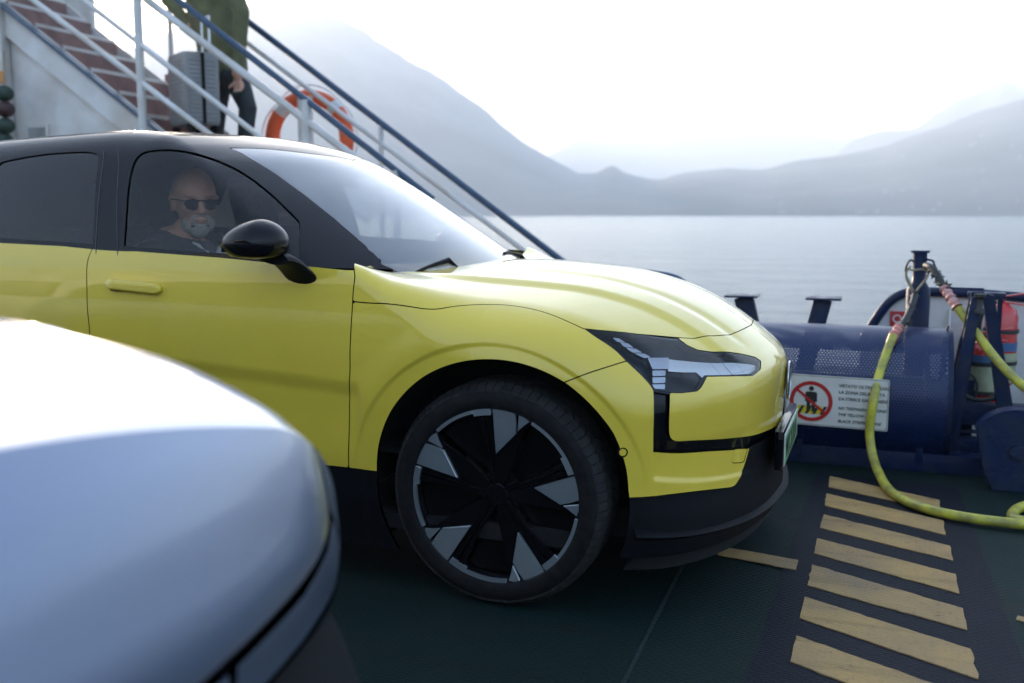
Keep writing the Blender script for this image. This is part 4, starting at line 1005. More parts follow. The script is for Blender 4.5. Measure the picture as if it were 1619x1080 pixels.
# interior: dashboard, wheel, seats, headliner
b = MB(); b.box((-.78, YC, .84), (.55, 1.50, .30), bev=.05); b.box((-.70, YC, .965), (.50, 1.42, .05), bev=.02); b.build('dashboard', M['dash'], car)
b = MB(); b.tube([(-1.03+.06*math.sin(a), 1.30+.185*math.cos(a), .93+.165*math.sin(a)) for a in np.linspace(0, 2*math.pi, 32, endpoint=False)], .015, 10, closed=True)
b.bar((-1.03, 1.12, .93), (-1.03, 1.48, .93), .03, .04, .01); b.bar((-.83, 1.30, .90), (-1.02, 1.30, .93), .06, .06, .01); b.build('steering_wheel', M['dash'], car)
b = MB(); b.box((-.90, YC, 1.03), (.02, .20, .16), Matrix.Rotation(R(-12), 3, 'Y'), .006); b.build('centre_screen', M['gloss_black'], car)
b = MB(); b.box((-1.00, YC, 1.36), (.02, .22, .07), Matrix.Rotation(R(20), 3, 'Y'), .008); b.tube([(-1.0, YC, 1.37), (-1.02, YC, 1.43)], .008); b.build('rear_view_mirror', M['gloss_black'], car)
for sx, sy in ((-1.55, .45), (-1.55, 1.39), (-2.45, .45), (-2.45, 1.39)):
    b = MB(); b.box((sx+.22, sy, .55), (.55, .50, .20), Matrix.Rotation(R(-6), 3, 'Y'), .06)
    b.box((sx-.10, sy, .86), (.16, .48, .62), Matrix.Rotation(R(-16), 3, 'Y'), .06); st = b.build('seat', M['seat'], car)
    b = MB(); b.box((sx-.215, sy, 1.245), (.10, .27, .20), Matrix.Rotation(R(-14), 3, 'Y'), .04); b.tube([(sx-.2, sy-.06, 1.08), (sx-.21, sy-.06, 1.2)], .007); b.tube([(sx-.2, sy+.06, 1.08), (sx-.21, sy+.06, 1.2)], .007); b.build('headrest', M['seat'], st)
b = MB(); b.box((-1.6, YC, .45), (2.6, 1.60, .02)); b.build('cabin_floor', M['void'], car, smooth=False)
for yy in (.13, 2*YC-.13):
    b = MB(); b.box((-1.75, yy, .78), (2.4, .03, .50), bev=.01); b.build('door_trim', M['dash'], car)
b = MB(); b.tube([(-1.56, .30, 1.38), (-1.54, .22, 1.10), (-1.50, .22, .60)], .016, 8); b.build('seat_belt', M['dash'], car)

# ================================================================ NEAR CAR, OUT OF FOCUS
def near_shape(P):
    P = P.copy(); x = P[..., 0].copy(); m_ = np.maximum(x-.40, 0); x2 = np.minimum(x, .40)+m_*.38
    t = np.clip((.90-P[..., 2])/.5, 0, 1); x2 = x2-(.06*t+.10*np.clip((.62-P[..., 2])/.15, 0, 1))*np.clip((x2+.05)/.45, 0, 1); P[..., 0] = x2
    P[..., 2] += .06*np.clip(.25-x, 0, .9)*np.clip((P[..., 2]-.5)/.4, 0, 1); return P
FG = Vector((-.03, -3.26, .055))
near = thing('car', 'grey-blue glossy car with blurred bonnet in the lower left corner', 'car', (-1.3, YC, 0))
def near_H(x, y):
    e = (YC-np.clip(y, 0, YC))/.80; return _hc(x+.15*e*e*ss(.15, .6, x))-.075*e*e+.012
def near_F(Q, N, r, z, x, y):
    k = np.where(N[..., 0] > 0, .15*(1-ss(.25, .92, N[..., 0]))+.05, .16); fr = ss(.25, .85, N[..., 0])
    return smax(r+_side(z)*(1-fr)+_front(z)*fr, z-near_H(x, y), k)
NP_ = shell(BODY, body_steps, .19, .70, .14, near_F, body_T, .0055, 76, 110)[0]
BG0 = BG; BG = grid_mesh(near_shape(NP_), BU, BV)
ns = bend([(3.6674, 1.215), (3.9, 1.215), (4.12, 1.21), (4.30, 1.185), (4.45, 1.12), (4.57, 1.0), (4.66, .87), (4.75, .765), (4.92, .715), (5.15, .697), (UE+.05, .69)])
xr = lambda m: (-.512+.10*(1-((YC-m['A'][:, 1])/.92)**2))-m['A'][:, 0]
panel('hood', body_panel([ns+[(UE+.05, VE+.1), (3.40, VE+.1), (3.40, 1.30), (3.60, 1.215)]], extra=[xr], gap=.0045), M['silver_paint'], near, both=True)
lampn = [(4.70, .79), (4.78, .735), (4.90, .700), (5.10, .690), (5.10, .625), (4.90, .63), (4.72, .645), (4.66, .66)]
fend = df_low+[(3.6489, .402), (4.05, .398), (4.14, .60), (4.28, .66), (4.66, .66), (4.70, .80)]+[p for p in ns[::-1] if p[0] < 4.70]+[(3.60, 1.215)]+df_up[:0]
panel('front_fender', body_panel([fend], arch=0.0, gap=.003), M['silver_paint'], near, mirror=True)
panel('headlight', body_panel([lampn], gap=.004), M['silver_paint'], near, mirror=True)
panel('nose_trim', body_panel([[(5.11, .690), (UE+.05, .686), (UE+.05, .62), (5.11, .62)]], gap=.004), M['silver_paint'], near, both=True)
nb = [(4.14, .0), (4.14, .60), (4.28, .655), (4.66, .655), (4.72, .640), (4.90, .625), (UE+.05, .615), (UE+.05, 0)]
panel('front_bumper', body_panel([nb], arch=0.0), M['gloss_black'], near, both=True)
panel('inner_shell', clip(clip(BG, arch_f(BG, 0.0, .03)), np.minimum(BG['A'][:, 2]-1.0, -.3-BG['A'][:, 0]) if 0 else arch_f(clip(BG, arch_f(BG, 0.0, .03)), -2.65, .03)), M['void'], near, off=-.03, flange=0, both=True) if 0 else None
m = clip(BG, arch_f(BG, 0.0, .03)); m = clip(m, arch_f(m, -2.65, .03)); m = clip(m, np.minimum(m['A'][:, 2]-1.0, -.3-m['A'][:, 0])); panel('inner_shell', m, M['void'], near, off=-.03, flange=0, both=True)
BG = BG0
make_rear_body(near, M['silver_paint'])
for o in [o for o in car.children if o.name.split('.')[0] == 'wheel']: copy_tree(o, near)
for nm in ('wheel_housing', 'floor_pan', 'undertray', 'door_mirror', 'wiper', 'cowl', 'dashboard', 'steering_wheel', 'seat', 'cabin_floor', 'door_trim'):
    for o in [o for o in car.children if o.name.split('.')[0] == nm]: copy_tree(o, near)
near.location = Vector((-1.3, YC, 0))+FG

# ================================================================ FERRY FITTINGS ON THE RIGHT
# perforated guard drum, axis along x
pm = bpy.data.materials.new('perforated_navy_sheet'); pm.use_nodes = True; nt = pm.node_tree; L = nt.links; b_ = nt.nodes['Principled BSDF']
b_.inputs['Base Color'].default_value = (.006, .020, .085, 1); b_.inputs['Roughness'].default_value = .42; b_.inputs['Coat Weight'].default_value = .15
uvn = nt.nodes.new('ShaderNodeUVMap'); sep = nt.nodes.new('ShaderNodeSeparateXYZ'); L.new(uvn.outputs[0], sep.inputs[0])
def mth(op, a, b=None, c=None):
    n = nt.nodes.new('ShaderNodeMath'); n.operation = op
    for i, v in enumerate((a, b, c)):
        if v is None: continue
        if hasattr(v, 'is_output'): L.new(v, n.inputs[i])
        else: n.inputs[i].default_value = v
    return n.outputs[0]
pitch = .0150
u_ = mth('DIVIDE', sep.outputs[0], pitch); v_ = mth('DIVIDE', sep.outputs[1], pitch*.866)
row = mth('FLOOR', v_); par = mth('MODULO', row, 2.0); us = mth('ADD', u_, mth('MULTIPLY', par, .5))
fu = mth('SUBTRACT', mth('FRACT', us), .5); fv = mth('MULTIPLY', mth('SUBTRACT', mth('FRACT', v_), .5), .866)
dd_ = mth('SQRT', mth('ADD', mth('MULTIPLY', fu, fu), mth('MULTIPLY', fv, fv)))
hole = mth('LESS_THAN', dd_, .225)
tr_ = nt.nodes.new('ShaderNodeBsdfTransparent'); mx = nt.nodes.new('ShaderNodeMixShader'); out = nt.nodes['Material Output']
L.new(hole, mx.inputs[0]); L.new(b_.outputs[0], mx.inputs[1]); L.new(tr_.outputs[0], mx.inputs[2]); L.new(mx.outputs[0], out.inputs[0])
guard = thing('winch_guard', 'curved guard of perforated navy sheet metal carrying the no trespassing sign', 'guard', (.6, 2.5, 0))
gx0, gx1, gy, gz, gr_ = -.35, 1.415, 2.50, .335, .330
bm = bmesh.new(); uvl = bm.loops.layers.uv.new('UVMap'); n = 40; rows = []
ang = np.linspace(R(150), R(-62), n+1)     # from behind the top, over and down the front (towards -y)
nx_ = 30
for a in ang: rows.append([bm.verts.new((gx0+(gx1-gx0)*i/nx_, gy-gr_*math.cos(a), gz+gr_*math.sin(a))) for i in range(nx_+1)])
for i in range(n):
    for j in range(nx_):
        f = bm.faces.new((rows[i][j], rows[i][j+1], rows[i+1][j+1], rows[i+1][j])); f.smooth = True
        for l in f.loops:
            v = l.vert; a_ = math.atan2(v.co.z-gz, -(v.co.y-gy)); l[uvl].uv = (v.co.x+2, (a_+3)*gr_)
me = bpy.data.meshes.new('perforated_sheet'); bm.to_mesh(me); bm.free(); link_mesh('perforated_sheet', me, pm, guard)
for x_ in (gx1,):
    b = MB(); b.lathe([(gr_-.05, x_-.01), (gr_+.004, x_-.01), (gr_+.004, x_+.012), (gr_-.05, x_+.012), (gr_-.05, x_-.01)], (0, gy, gz), 'x', 40); b.build('end_ring', M['navy'], guard)
b = MB(); b.lathe([(.12, gx0+.1), (.12, gx1-.1)], (0, gy+.08, gz-.05), 'x', 24); b.lathe([(.0, gx1-.1), (.23, gx1-.1), (.23, gx1-.08), (0, gx1-.08)], (0, gy+.06, gz-.04), 'x', 24); b.build('drum', M['void'], guard)
b = MB(); b.box(((gx0+2.3)/2+.2, 2.34, .045), (2.9, .16, .09), bev=.006); b.box(((gx0+2.3)/2+.2, 2.42, .12), (2.9, .10, .06), bev=.006); b.box((.6, 2.62, .20), (1.9, .03, .40)); b.build('base_beam', M['navy'], guard)
for x_ in (.2, .75, 1.30):
    b = MB(); b.box((x_, 2.30, .13), (.03, .10, .16), bev=.004); b.build('bracket', M['navy'], guard)
# the sign
sg = [at(1243, 590, y=2.135), at(1407, 601, y=2.135), at(1247, 667, y=2.135)]
s0 = Vector(sg[0]); sw = Vector((sg[1][0]-sg[0][0], 0, sg[1][2]-sg[0][2])); sh = Vector((0, .022, sg[2][2]-sg[0][2])); 
Wd = sw.length; Hd = .245
xax = sw.normalized(); yax = Vector((0, -.05, .998)).normalized(); zax = xax.cross(yax).normalized()
SM = Matrix((xax, yax, zax)).transposed().to_4x4(); SM.translation = s0-yax*Hd
def sl(x, y, z=0): return SM @ Vector((x, y, z))
sign = thing('warning_sign', 'white sign with red prohibition ring, VIETATO OLTREPASSARE text, fixed to the navy guard', 'sign', tuple(sl(0, 0, 0)))
def round_rect(w_, h_, r_, x=0, y=0, n=5):
    out = []
    for cx_, cy_, a in ((w_-r_, r_, -90), (w_-r_, h_-r_, 0), (r_, h_-r_, 90), (r_, r_, 180)):
        for i in range(n+1): t = R(a+90*i/n); out.append((x+cx_+r_*math.cos(t), y+cy_+r_*math.sin(t)))
    return out
def flat(name, poly, z, th, m, parent, holes=None):
    b = MB(); b.prism(poly, lambda a, c, h: sl(a, c, z+h), th); return b.build(name, m, parent, smooth=False)
flat('sign_board', round_rect(Wd, Hd, .008), 0, .004, M['sign_white'], sign)
def ring(name, cx_, cy_, r0, r1, z, th, m):
    b = MB(); k = 56
    def P_(r_, t, h): return b.bm.verts.new(sl(cx_+r_*math.cos(t), cy_+r_*math.sin(t), z+h))
    A = [[P_(r0, 2*math.pi*i/k, 0), P_(r1, 2*math.pi*i/k, 0), P_(r1, 2*math.pi*i/k, th), P_(r0, 2*math.pi*i/k, th)] for i in range(k)]
    for i in range(k):
        q, p = A[i], A[(i+1) % k]
        for j in range(4): b.bm.faces.new((q[j], q[(j+1) % 4], p[(j+1) % 4], p[j]))
    return b.build(name, m, sign, smooth=False)
def frame_line(ins, wd, m):
    b = MB(); o_ = round_rect(Wd-2*ins, Hd-2*ins, .006, ins, ins); i_ = round_rect(Wd-2*ins-2*wd, Hd-2*ins-2*wd, .005, ins+wd, ins+wd)
    A = [b.bm.verts.new(sl(*p, .0046)) for p in o_]; B = [b.bm.verts.new(sl(*p, .0046)) for p in i_]
    for i in range(len(A)): b.bm.faces.new((A[i], A[(i+1) % len(A)], B[(i+1) % len(A)], B[i]))
    return b.build('sign_border', m, sign, smooth=False)
frame_line(.0035, .0022, M['sign_black'])
rcx, rcy, rr = .119, .118, .098
flat('floor_stripes_yellow', [(rcx-.078, rcy-.062), (rcx+.070, rcy-.062), (rcx+.050, rcy-.022), (rcx-.058, rcy-.022)], .0044, .0004, M['sign_yellow'], sign)
for i in range(4):
    x = rcx-.062+i*.034; flat('floor_stripe', [(x, rcy-.062), (x+.014, rcy-.062), (x+.034, rcy-.022), (x+.020, rcy-.022)], .0050, .0004, M['sign_black'], sign)
flat('pictogram_person', [(rcx-.020, rcy-.050), (rcx-.003, rcy-.050), (rcx-.003, rcy-.005), (rcx+.003, rcy-.005), (rcx+.003, rcy-.050), (rcx+.020, rcy-.050), (rcx+.020, rcy-.002), (rcx+.027, rcy-.002), (rcx+.027, rcy+.040), (rcx+.020, rcy+.047), (rcx-.020, rcy+.047), (rcx-.027, rcy+.040), (rcx-.027, rcy-.002), (rcx-.020, rcy-.002)], .0056, .0004, M['sign_black'], sign)
flat('pictogram_head', [(rcx+.012*math.cos(t), rcy+.062+.012*math.sin(t)) for t in np.linspace(0, 2*math.pi, 20, endpoint=False)], .0056, .0004, M['sign_black'], sign)
ring('prohibition_ring', rcx, rcy, rr-.018, rr, .0062, .0005, M['sign_red'])
c45 = math.cos(R(-40)); s45 = math.sin(R(-40))
flat('prohibition_bar', [(rcx+a*c45-b*s45, rcy+a*s45+b*c45) for a, b in ((-.084, -.006), (.084, -.006), (.084, .006), (-.084, .006))], .0068, .0005, M['sign_red'], sign)
for k, (tx, yy, sz, it) in enumerate((('VIETATO OLTREPASSARE', .196, .0205, 0), ('LA ZONA DELIMITATA', .165, .0205, 0), ('DA STRISCE GIALLO-NERE', .133, .0205, 0), ('NO TRESPASSING BEYOND', .088, .0195, 1), ('THE YELLOW AND', .057, .0195, 1), ('BLACK STRIPED ZONE', .025, .0195, 1))):
    sh_ = Matrix.Identity(4); sh_[0][1] = .18 if it else 0
    text_mesh('sign_text', tx, sz, M['sign_black'], sign, SM @ Matrix.Translation((.243, yy, .0048)) @ sh_, .0004, sx=.90 if len(tx) > 20 else .98)
for x_, y_ in ((.012, Hd-.014), (Wd-.012, Hd-.014), (Wd-.012, .014), (.012, .014)):
    b = MB(); b.ball(sl(x_, y_, .004), .004, 1); b.build('screw', M['steel'], sign)
# flat-topped stanchions behind the guard
for k, (pl, pr, s0_, s1_, bl, br_, lab) in enumerate((((1148, 467), (1199, 470), (1161, 469), (1191, 471), (1168, 500), (1198, 500), 'navy flat-topped steel post leaning beside the yellow bonnet'),
                                                ((1275, 471), (1331, 472), (1287, 474), (1316, 474), (1273, 515), (1307, 516), 'navy flat-topped steel post rising behind the middle of the perforated guard'))):
    y_ = 2.95; a, c = at(*pl, y=y_), at(*pr, y=y_); e, f, g, h_ = [at(*p, y=y_) for p in (s0_, s1_, bl, br_)]
    t = thing('flat_topped_post', lab, 'post', ((a[0]+c[0])/2, y_, 0), 'flat-topped posts at the deck edge')
    b = MB(); b.bar((a[0], y_, a[2]), (c[0], y_, a[2]), .16, .012, .003); b.build('cap_plate', M['navy'], t)
    mid_t = ((e[0]+f[0])/2, y_, a[2]-.006); mid_b = ((g[0]+h_[0])/2, y_, g[2]); dx = (mid_b[0]-mid_t[0])/(mid_t[2]-mid_b[2])
    b = MB(); b.bar(mid_t, (mid_t[0]+dx*(mid_t[2]), y_, 0), (f[0]-e[0]), .055, .006, up=(0, 1, 0)); b.build('stem', M['navy'], t)
t = thing('curved_pipe', 'short curved navy pipe showing just above the yellow bonnet', 'pipe', tuple(at(1050, 440, y=3.0)))
pts = [at(985, 450, y=3.0), at(1010, 432, y=3.0), at(1040, 434, y=3.0), at(1062, 438, y=3.0), at(1080, 447, y=3.0), at(1092, 462, y=3.0), at(1095, 500, y=3.0)]
pts = smooth_pts(pts, 24); pts.append((pts[-1][0], 3.0, 0.0)); MB().tube(pts, .022, 12).build('pipe_bend', M['navy_rail'], t)
# bulwark plate with its blue top rail
bw = thing('bulwark', 'white steel bulwark with a blue rounded rail along its top, right of the ramp', 'bulwark', (1.9, 3.2, 0))
top = [at(*p, y=3.2) for p in ((1362, 540), (1378, 515), (1392, 494), (1410, 474), (1432, 463), (1465, 461), (1540, 464), (1619, 470))]
top = [(p[0], 3.2, p[2]) for p in top]; slope = (top[-1][2]-top[-3][2])/(top[-1][0]-top[-3][0]); top.append((3.9, 3.2, top[-1][2])); top = [(top[0][0]-.03, 3.2, 0)]+top
b = MB(); b.prism([(p[0], p[2]) for p in top]+[(3.9, 0)], lambda a, c, h: (a, 3.2+h, c), .012); b.build('plate', M['white_ship'], bw, smooth=False)
tt = [top[1]]+[(p[0], p[1]-.012, p[2]) for p in top[1:]]; MB().tube(smooth_pts(tt[1:-1], 40)+[tt[-1]], .026, 12).build('top_rail', M['navy'], bw)
for x_ in (1.45, 1.95, 2.5, 3.1):
    b = MB(); b.prism([(0, 0), (-.25, 0), (-.03, .70), (0, .70)], lambda a, c, h: (x_+h, 3.2+a, c), .01); b.build('stiffener', M['white_ship'], bw, smooth=False)
a, c = at(1409, 492, y=3.185), at(1428, 516, y=3.185)
t = thing('fire_sign', 'small red fire equipment sign on the white bulwark beside the hose post', 'sign', ((a[0]+c[0])/2, 3.185, c[2]))
b = MB(); b.box(((a[0]+c[0])/2, 3.187, (a[2]+c[2])/2-.02), (c[0]-a[0]+.01, .004, a[2]-c[2]+.04), bev=.001); b.build('board', M['sign_red'], t)
b = MB(); b.lathe([(.016, 3.1838), (.024, 3.1838)], ((a[0]+c[0])/2, 0, (a[2]+c[2])/2), 'y', 20); b.box(((a[0]+c[0])/2, 3.184, (a[2]+c[2])/2-.045), (.03, .001, .02)); b.build('pictogram', M['sign_white'], t)
# hose post
PX = (at(1434, 500, y=2.75)[0]+at(1466, 500, y=2.75)[0])/2; t = thing('hose_post', 'navy steel post with a capped top and ropes, the yellow hoses hung from it', 'post', (PX, 2.75, 0))
zt_ = at(1453, 396, y=2.75)[2]
b = MB(); b.lathe([(0, 0), (.058, 0), (.058, zt_-.20), (.034, zt_-.16), (.034, zt_-.012), (.046, zt_-.012), (.046, zt_), (0, zt_)], (PX, 2.75, 0), 'z', 28); b.build('post_tube', M['navy'], t)
b = MB(); b.tube([(PX+.02, 2.72, zt_-.04), (PX+.06, 2.71, zt_-.05), (PX+.075, 2.70, zt_-.09), (PX+.06, 2.71, zt_-.12)], .006, 8); b.build('hook', M['navy'], t)
Q = lambda px, py, y=2.66: tuple(at(px, py, y=y))
rp = thing('tied_rope', 'pale rope looped round the top of the navy hose post', 'rope', Q(1450, 425))
for pts in ([(1434, 424), (1442, 427), (1455, 426), (1466, 428), (1470, 431)], [(1436, 425), (1433, 432), (1437, 445), (1443, 458), (1447, 466)], [(1469, 430), (1462, 444), (1452, 456), (1447, 465)], [(1440, 421), (1434, 427), (1433, 440), (1440, 455), (1446, 468)]):
    MB().tube(smooth_pts([Q(*p) for p in pts], 18), .0055, 8).build('strand', M['rope'], rp)
MB().tube(smooth_pts([Q(*p) for p in ((1432, 430), (1434, 418), (1441, 411), (1446, 415))], 12), .005, 8).build('strand', M['cable'], rp)
def hose(name, label, black, pinkp, yel, ties, ybase):
    t = thing(name, label, 'hose', tuple(yel[0]), 'yellow shore hoses hung on the post')
    MB().tube(smooth_pts(black, 20), .0165, 12).build('cable_end', M['cable'], t)
    k = smooth_pts(pinkp, 14); MB().tube(k, [.020+.005*math.sin(i*2.1)+.003*(i % 2) for i in range(len(k))], 14).build('red_sleeve', M['pink'], t)
    MB().tube(smooth_pts(yel, 90), .0205, 16).build('yellow_hose', M['hose'], t)
    for c in ties:
        b = MB()
        for q in range(3):
            d = Vector((rng.normal(), rng.normal()*.4, rng.normal())).normalized()*.030; b.tube([Vector(c)-d, Vector(c), Vector(c)+d], [.003, .008, .003], 6)
        b.lathe([(.019, -.006), (.023, 0), (.019, .006)], c, 'z', 12); b.build('cable_tie', M['tie'], t)
    return t
y1 = [Q(1412, 530, 2.30), Q(1401, 560, 2.24), Q(1388, 600, 2.16), Q(1379, 645, 2.11), tuple(at(1375, 685, z=.20)), tuple(at(1378, 712, z=.125))]
y1 += [tuple(at(px, py, z=z)) for px, py, z in ((1389, 747, .055), (1412, 780, .026), (1440, 796, .026), (1470, 806, .028), (1540, 820, .028), (1619, 829, .028), (1720, 836, .028), (1850, 820, .028))]
hose('hanging_hose', 'yellow hose dropping from the post past the sign and lying across the striped deck', [Q(1447, 466), Q(1441, 486, 2.55), Q(1432, 505, 2.45), Q(1422, 520, 2.36)], [Q(1424, 516, 2.36), Q(1416, 526, 2.33), Q(1409, 540, 2.29)], y1,
     [Q(1446, 468), Q(1441, 488, 2.55), Q(1432, 510, 2.42)], 0)
y2 = [Q(1514, 487, 2.42), Q(1535, 515, 2.38), Q(1560, 549, 2.33), Q(1590, 585, 2.27), Q(1625, 617, 2.22), Q(1680, 660, 2.16), Q(1740, 690, 2.1)]
hose('hanging_hose', 'yellow hose running from the post top down past the fire extinguishers to the right', [Q(1464, 420), Q(1472, 423, 2.6), Q(1483, 437, 2.55), Q(1492, 455, 2.5)], [Q(1492, 455, 2.5), Q(1502, 469, 2.46), Q(1513, 486, 2.42)], y2,
     [Q(1468, 424), Q(1474, 428, 2.6), Q(1480, 434, 2.57), Q(1485, 442, 2.54), Q(1490, 450, 2.51), Q(1496, 453, 2.5)], 0)
lp = thing('coiled_hose', 'end loop of yellow hose on the deck at the right edge', 'hose', tuple(at(1610, 815, z=.02)), 'yellow shore hoses hung on the post')
MB().tube(smooth_pts([tuple(at(px, py, z=.024)) for px, py in ((1700, 790), (1640, 796), (1612, 803), (1601, 812), (1606, 821), (1630, 826), (1680, 822), (1750, 812))], 50), .0205, 16).build('hose_loop', M['hose'], lp)
# ramp arm frame
af = thing('ramp_frame', 'navy A-shaped steel ramp frame standing before the fire extinguishers', 'frame', (1.5, 2.38, 0))
def plate_leg(p, wd, y, nm='leg'):
    a = at(*p[0], y=y); c = at(*p[1], y=y); b = MB(); b.bar(tuple(a), (c[0], y, c[2]), .05, wd, .004, up=(0, 1, 0)); return b.build(nm, M['navy'], af)
plate_leg(((1545, 470), (1492, 722)), .024*1, 2.34); 
b = MB(); b.prism([tuple(at(*p, y=2.36)[[0, 2]]) for p in ((1536, 462), (1556, 462), (1512, 716), (1476, 716))], lambda a, c, h: (a, 2.36+h, c), .045); b.build('leg', M['navy'], af, smooth=False)
b = MB(); b.prism([tuple(at(*p, y=2.40)[[0, 2]]) for p in ((1553, 462), (1572, 468), (1604, 656), (1578, 656))], lambda a, c, h: (a, 2.40+h, c), .045); b.build('leg', M['navy'], af, smooth=False)
b = MB(); b.prism([tuple(at(*p, y=2.55)[[0, 2]]) for p in ((1578, 470), (1586, 470), (1580, 560), (1572, 560))], lambda a, c, h: (a, 2.55+h, c), .03)
b.bar(Q(1495, 455, 2.42), Q(1556, 457, 2.42), .02, .008); b.bar(Q(1530, 466, 2.5), Q(1590, 468, 2.5), .06, .03, .005); b.build('cross_bar', M['navy'], af)
b = MB(); c = Q(1549, 480, 2.33)
b.lathe([(0, -.045), (.022, -.045), (.022, -.03), (.014, -.02), (.014, .02), (.026, .03), (.026, .045), (0, .045)], c, 'z', 16); b.tube([c, (c[0]-.03, c[1]+.05, c[2]-.2)], .012, 8); b.build('turnbuckle', M['cable'], af)
for pts, r_ in ((((1497, 600), (1505, 590), (1530, 588), (1545, 610), (1540, 630)), .006), (((1520, 580), (1516, 600), (1522, 622), (1545, 632), (1580, 628)), .011), (((1600, 600), (1619, 612), (1628, 640), (1626, 680)), .013), (((1500, 515), (1494, 530), (1490, 560), (1478, 640)), .005)):
    MB().tube(smooth_pts([Q(*p, 2.46) for p in pts], 22), r_, 10).build('cable', M['cable'], af)
b = MB(); b.box((1.85, 2.50, .26), (1.1, .10, .10), bev=.008); b.box((1.85, 2.50, .045), (1.1, .2, .09), bev=.008)
for z_ in (.12, .17, .21): b.box((1.7, 2.48, z_), (.7, .04, .012))
b.build('bed_beam', M['navy'], af)
# rounded steel cheek plate in front
ck = thing('hinge_cheek', 'dark navy rounded hinge plate on the deck at the right edge', 'hinge plate', (1.72, 2.05, 0))
cx_, cz_ = 1.685, .185; rr_ = .185; pts = [(cx_+rr_*1.05*math.cos(t), cz_+rr_*math.sin(t)) for t in np.linspace(R(-8), R(150), 22)]+[(cx_-.13, .09), (cx_-.09, .0), (cx_+.24, 0), (cx_+.22, .1)]
b = MB(); b.prism(pts, lambda a, c, h: (a, 2.02+h, c), .10); bmesh.ops.bevel(b.bm, geom=b.bm.edges[:], offset=.006, segments=2, affect='EDGES'); b.build('cheek', M['navy'], ck)
b = MB(); b.lathe([(0, 2.0), (.03, 2.0), (.03, 2.14)], (cx_, 0, cz_), 'y', 20); b.build('pin', M['navy'], ck)
# fire extinguishers
def extinguisher(label, cx_, cy_, z0, h_, r_, b0=.64):
    t = thing('fire_extinguisher', label, 'fire extinguisher', (cx_, cy_, z0), 'fire extinguishers on the bulwark')
    b = MB(); b.lathe([(0, z0), (r_*.8, z0), (r_, z0+.02), (r_, z0+h_*.78), (r_*.85, z0+h_*.86), (r_*.45, z0+h_*.92), (r_*.3, z0+h_*.94), (0, z0+h_*.94)], (cx_, cy_, 0), 'z', 32); b.build('cylinder', M['ext_red'], t)
    b = MB(); b.lathe([(r_+.0012, z0+h_*(b0-.36)), (r_+.0012, z0+h_*(b0-.02))], (cx_, cy_, 0), 'z', 32); b.build('label', M['ext_label'], t)
    b = MB(); b.lathe([(r_+.0016, z0+h_*b0), (r_+.0016, z0+h_*(b0+.10))], (cx_, cy_, 0), 'z', 32); b.build('blue_label', M['ext_blue'], t)
    for zz in (.24, .60):
        b = MB(); b.lathe([(r_+.006, z0+h_*zz), (r_+.006, z0+h_*zz+.02)], (cx_, cy_, 0), 'z', 32); b.build('strap', M['cable'], t)
    b = MB(); b.lathe([(.014, z0+h_*.92), (.014, z0+h_*1.0), (0, z0+h_)], (cx_, cy_, 0), 'z', 12); b.bar((cx_-.02, cy_, z0+h_), (cx_+.12, cy_-.02, z0+h_+.03), .02, .008, .002); b.bar((cx_-.02, cy_, z0+h_-.02), (cx_+.10, cy_-.02, z0+h_-.035), .02, .008, .002); b.build('valve_lever', M['ext_red'], t)
    b = MB(); b.tube(smooth_pts([(cx_, cy_-.01, z0+h_*.97), (cx_-r_*.9, cy_-.04, z0+h_*.9), (cx_-r_*1.25, cy_-.03, z0+h_*.5), (cx_-r_*.9, cy_-.07, z0+h_*.2)], 20), .010, 8); b.build('hose', M['cable'], t)
e1 = at(1551, 645, y=2.70); extinguisher('red fire extinguisher with yellow-green label between the legs of the ramp frame', float(e1[0]), 2.70, float(e1[2])-.02, .40, .078)
e2 = at(1580, 560, y=3.02); extinguisher('bright red fire extinguisher farther back against the bulwark, right of the frame', float(e2[0]), 3.02, float(at(1580, 590, y=3.02)[2])-.06, .46, .080, .40)

# ================================================================ STAIRCASE AND RAILINGS ON THE LEFT
NY, FY = 4.2, 5.2
def line_at(p, q, y):
    a, c = at(*p, y=y), at(*q, y=y); return (float(a[0]), y, float(a[2])), (float(c[0]), y, float(c[2]))
def ext(a, c, xa, xc):
    s_ = (c[2]-a[2])/(c[0]-a[0]); return (xa, a[1], a[2]+s_*(xa-a[0])), (xc, a[1], a[2]+s_*(xc-a[0]))
stair = thing('staircase', 'white steel staircase with dull red steps climbing to the upper left', 'staircase', (-3.2, 4.7, 0))
a, c = line_at((32, 33), (245, 205), NY); sl_ = (c[2]-a[2])/(c[0]-a[0]); z_of = lambda x: a[2]+sl_*(x-a[0])
x_bot = a[0]-a[2]/sl_; x_top = -7.6
print('stair slope', sl_, 'bottom x', x_bot)
bx, cx2 = line_at((10, 58), (185, 205), NY); drop = (a[2]+sl_*(bx[0]-a[0]))-bx[2]
for yy, nm in ((NY, 'stringer'), (FY, 'stringer')):
    b = MB(); b.prism([(x_bot, 0), (x_bot, .02), (x_top, z_of(x_top)), (x_top, z_of(x_top)-drop), (x_bot-.1+drop/sl_*0-.25, 0)], lambda p, q, h: (p, yy+h, q), .012)
    b.bar((x_bot, yy+.02, .01), (x_top, yy+.02, z_of(x_top)+.01), .06, .012, up=(0, 1, 0)); b.build(nm, M['white_ship'], stair, smooth=False)
b = MB(); b.bar((x_bot, NY-.012, .022), (x_top, NY-.012, z_of(x_top)+.012), .035, .045, up=(0, 1, 0)); b.build('edge_strip', M['navy_rail'], stair, smooth=False)
ns_ = int(z_of(x_top)/.205)
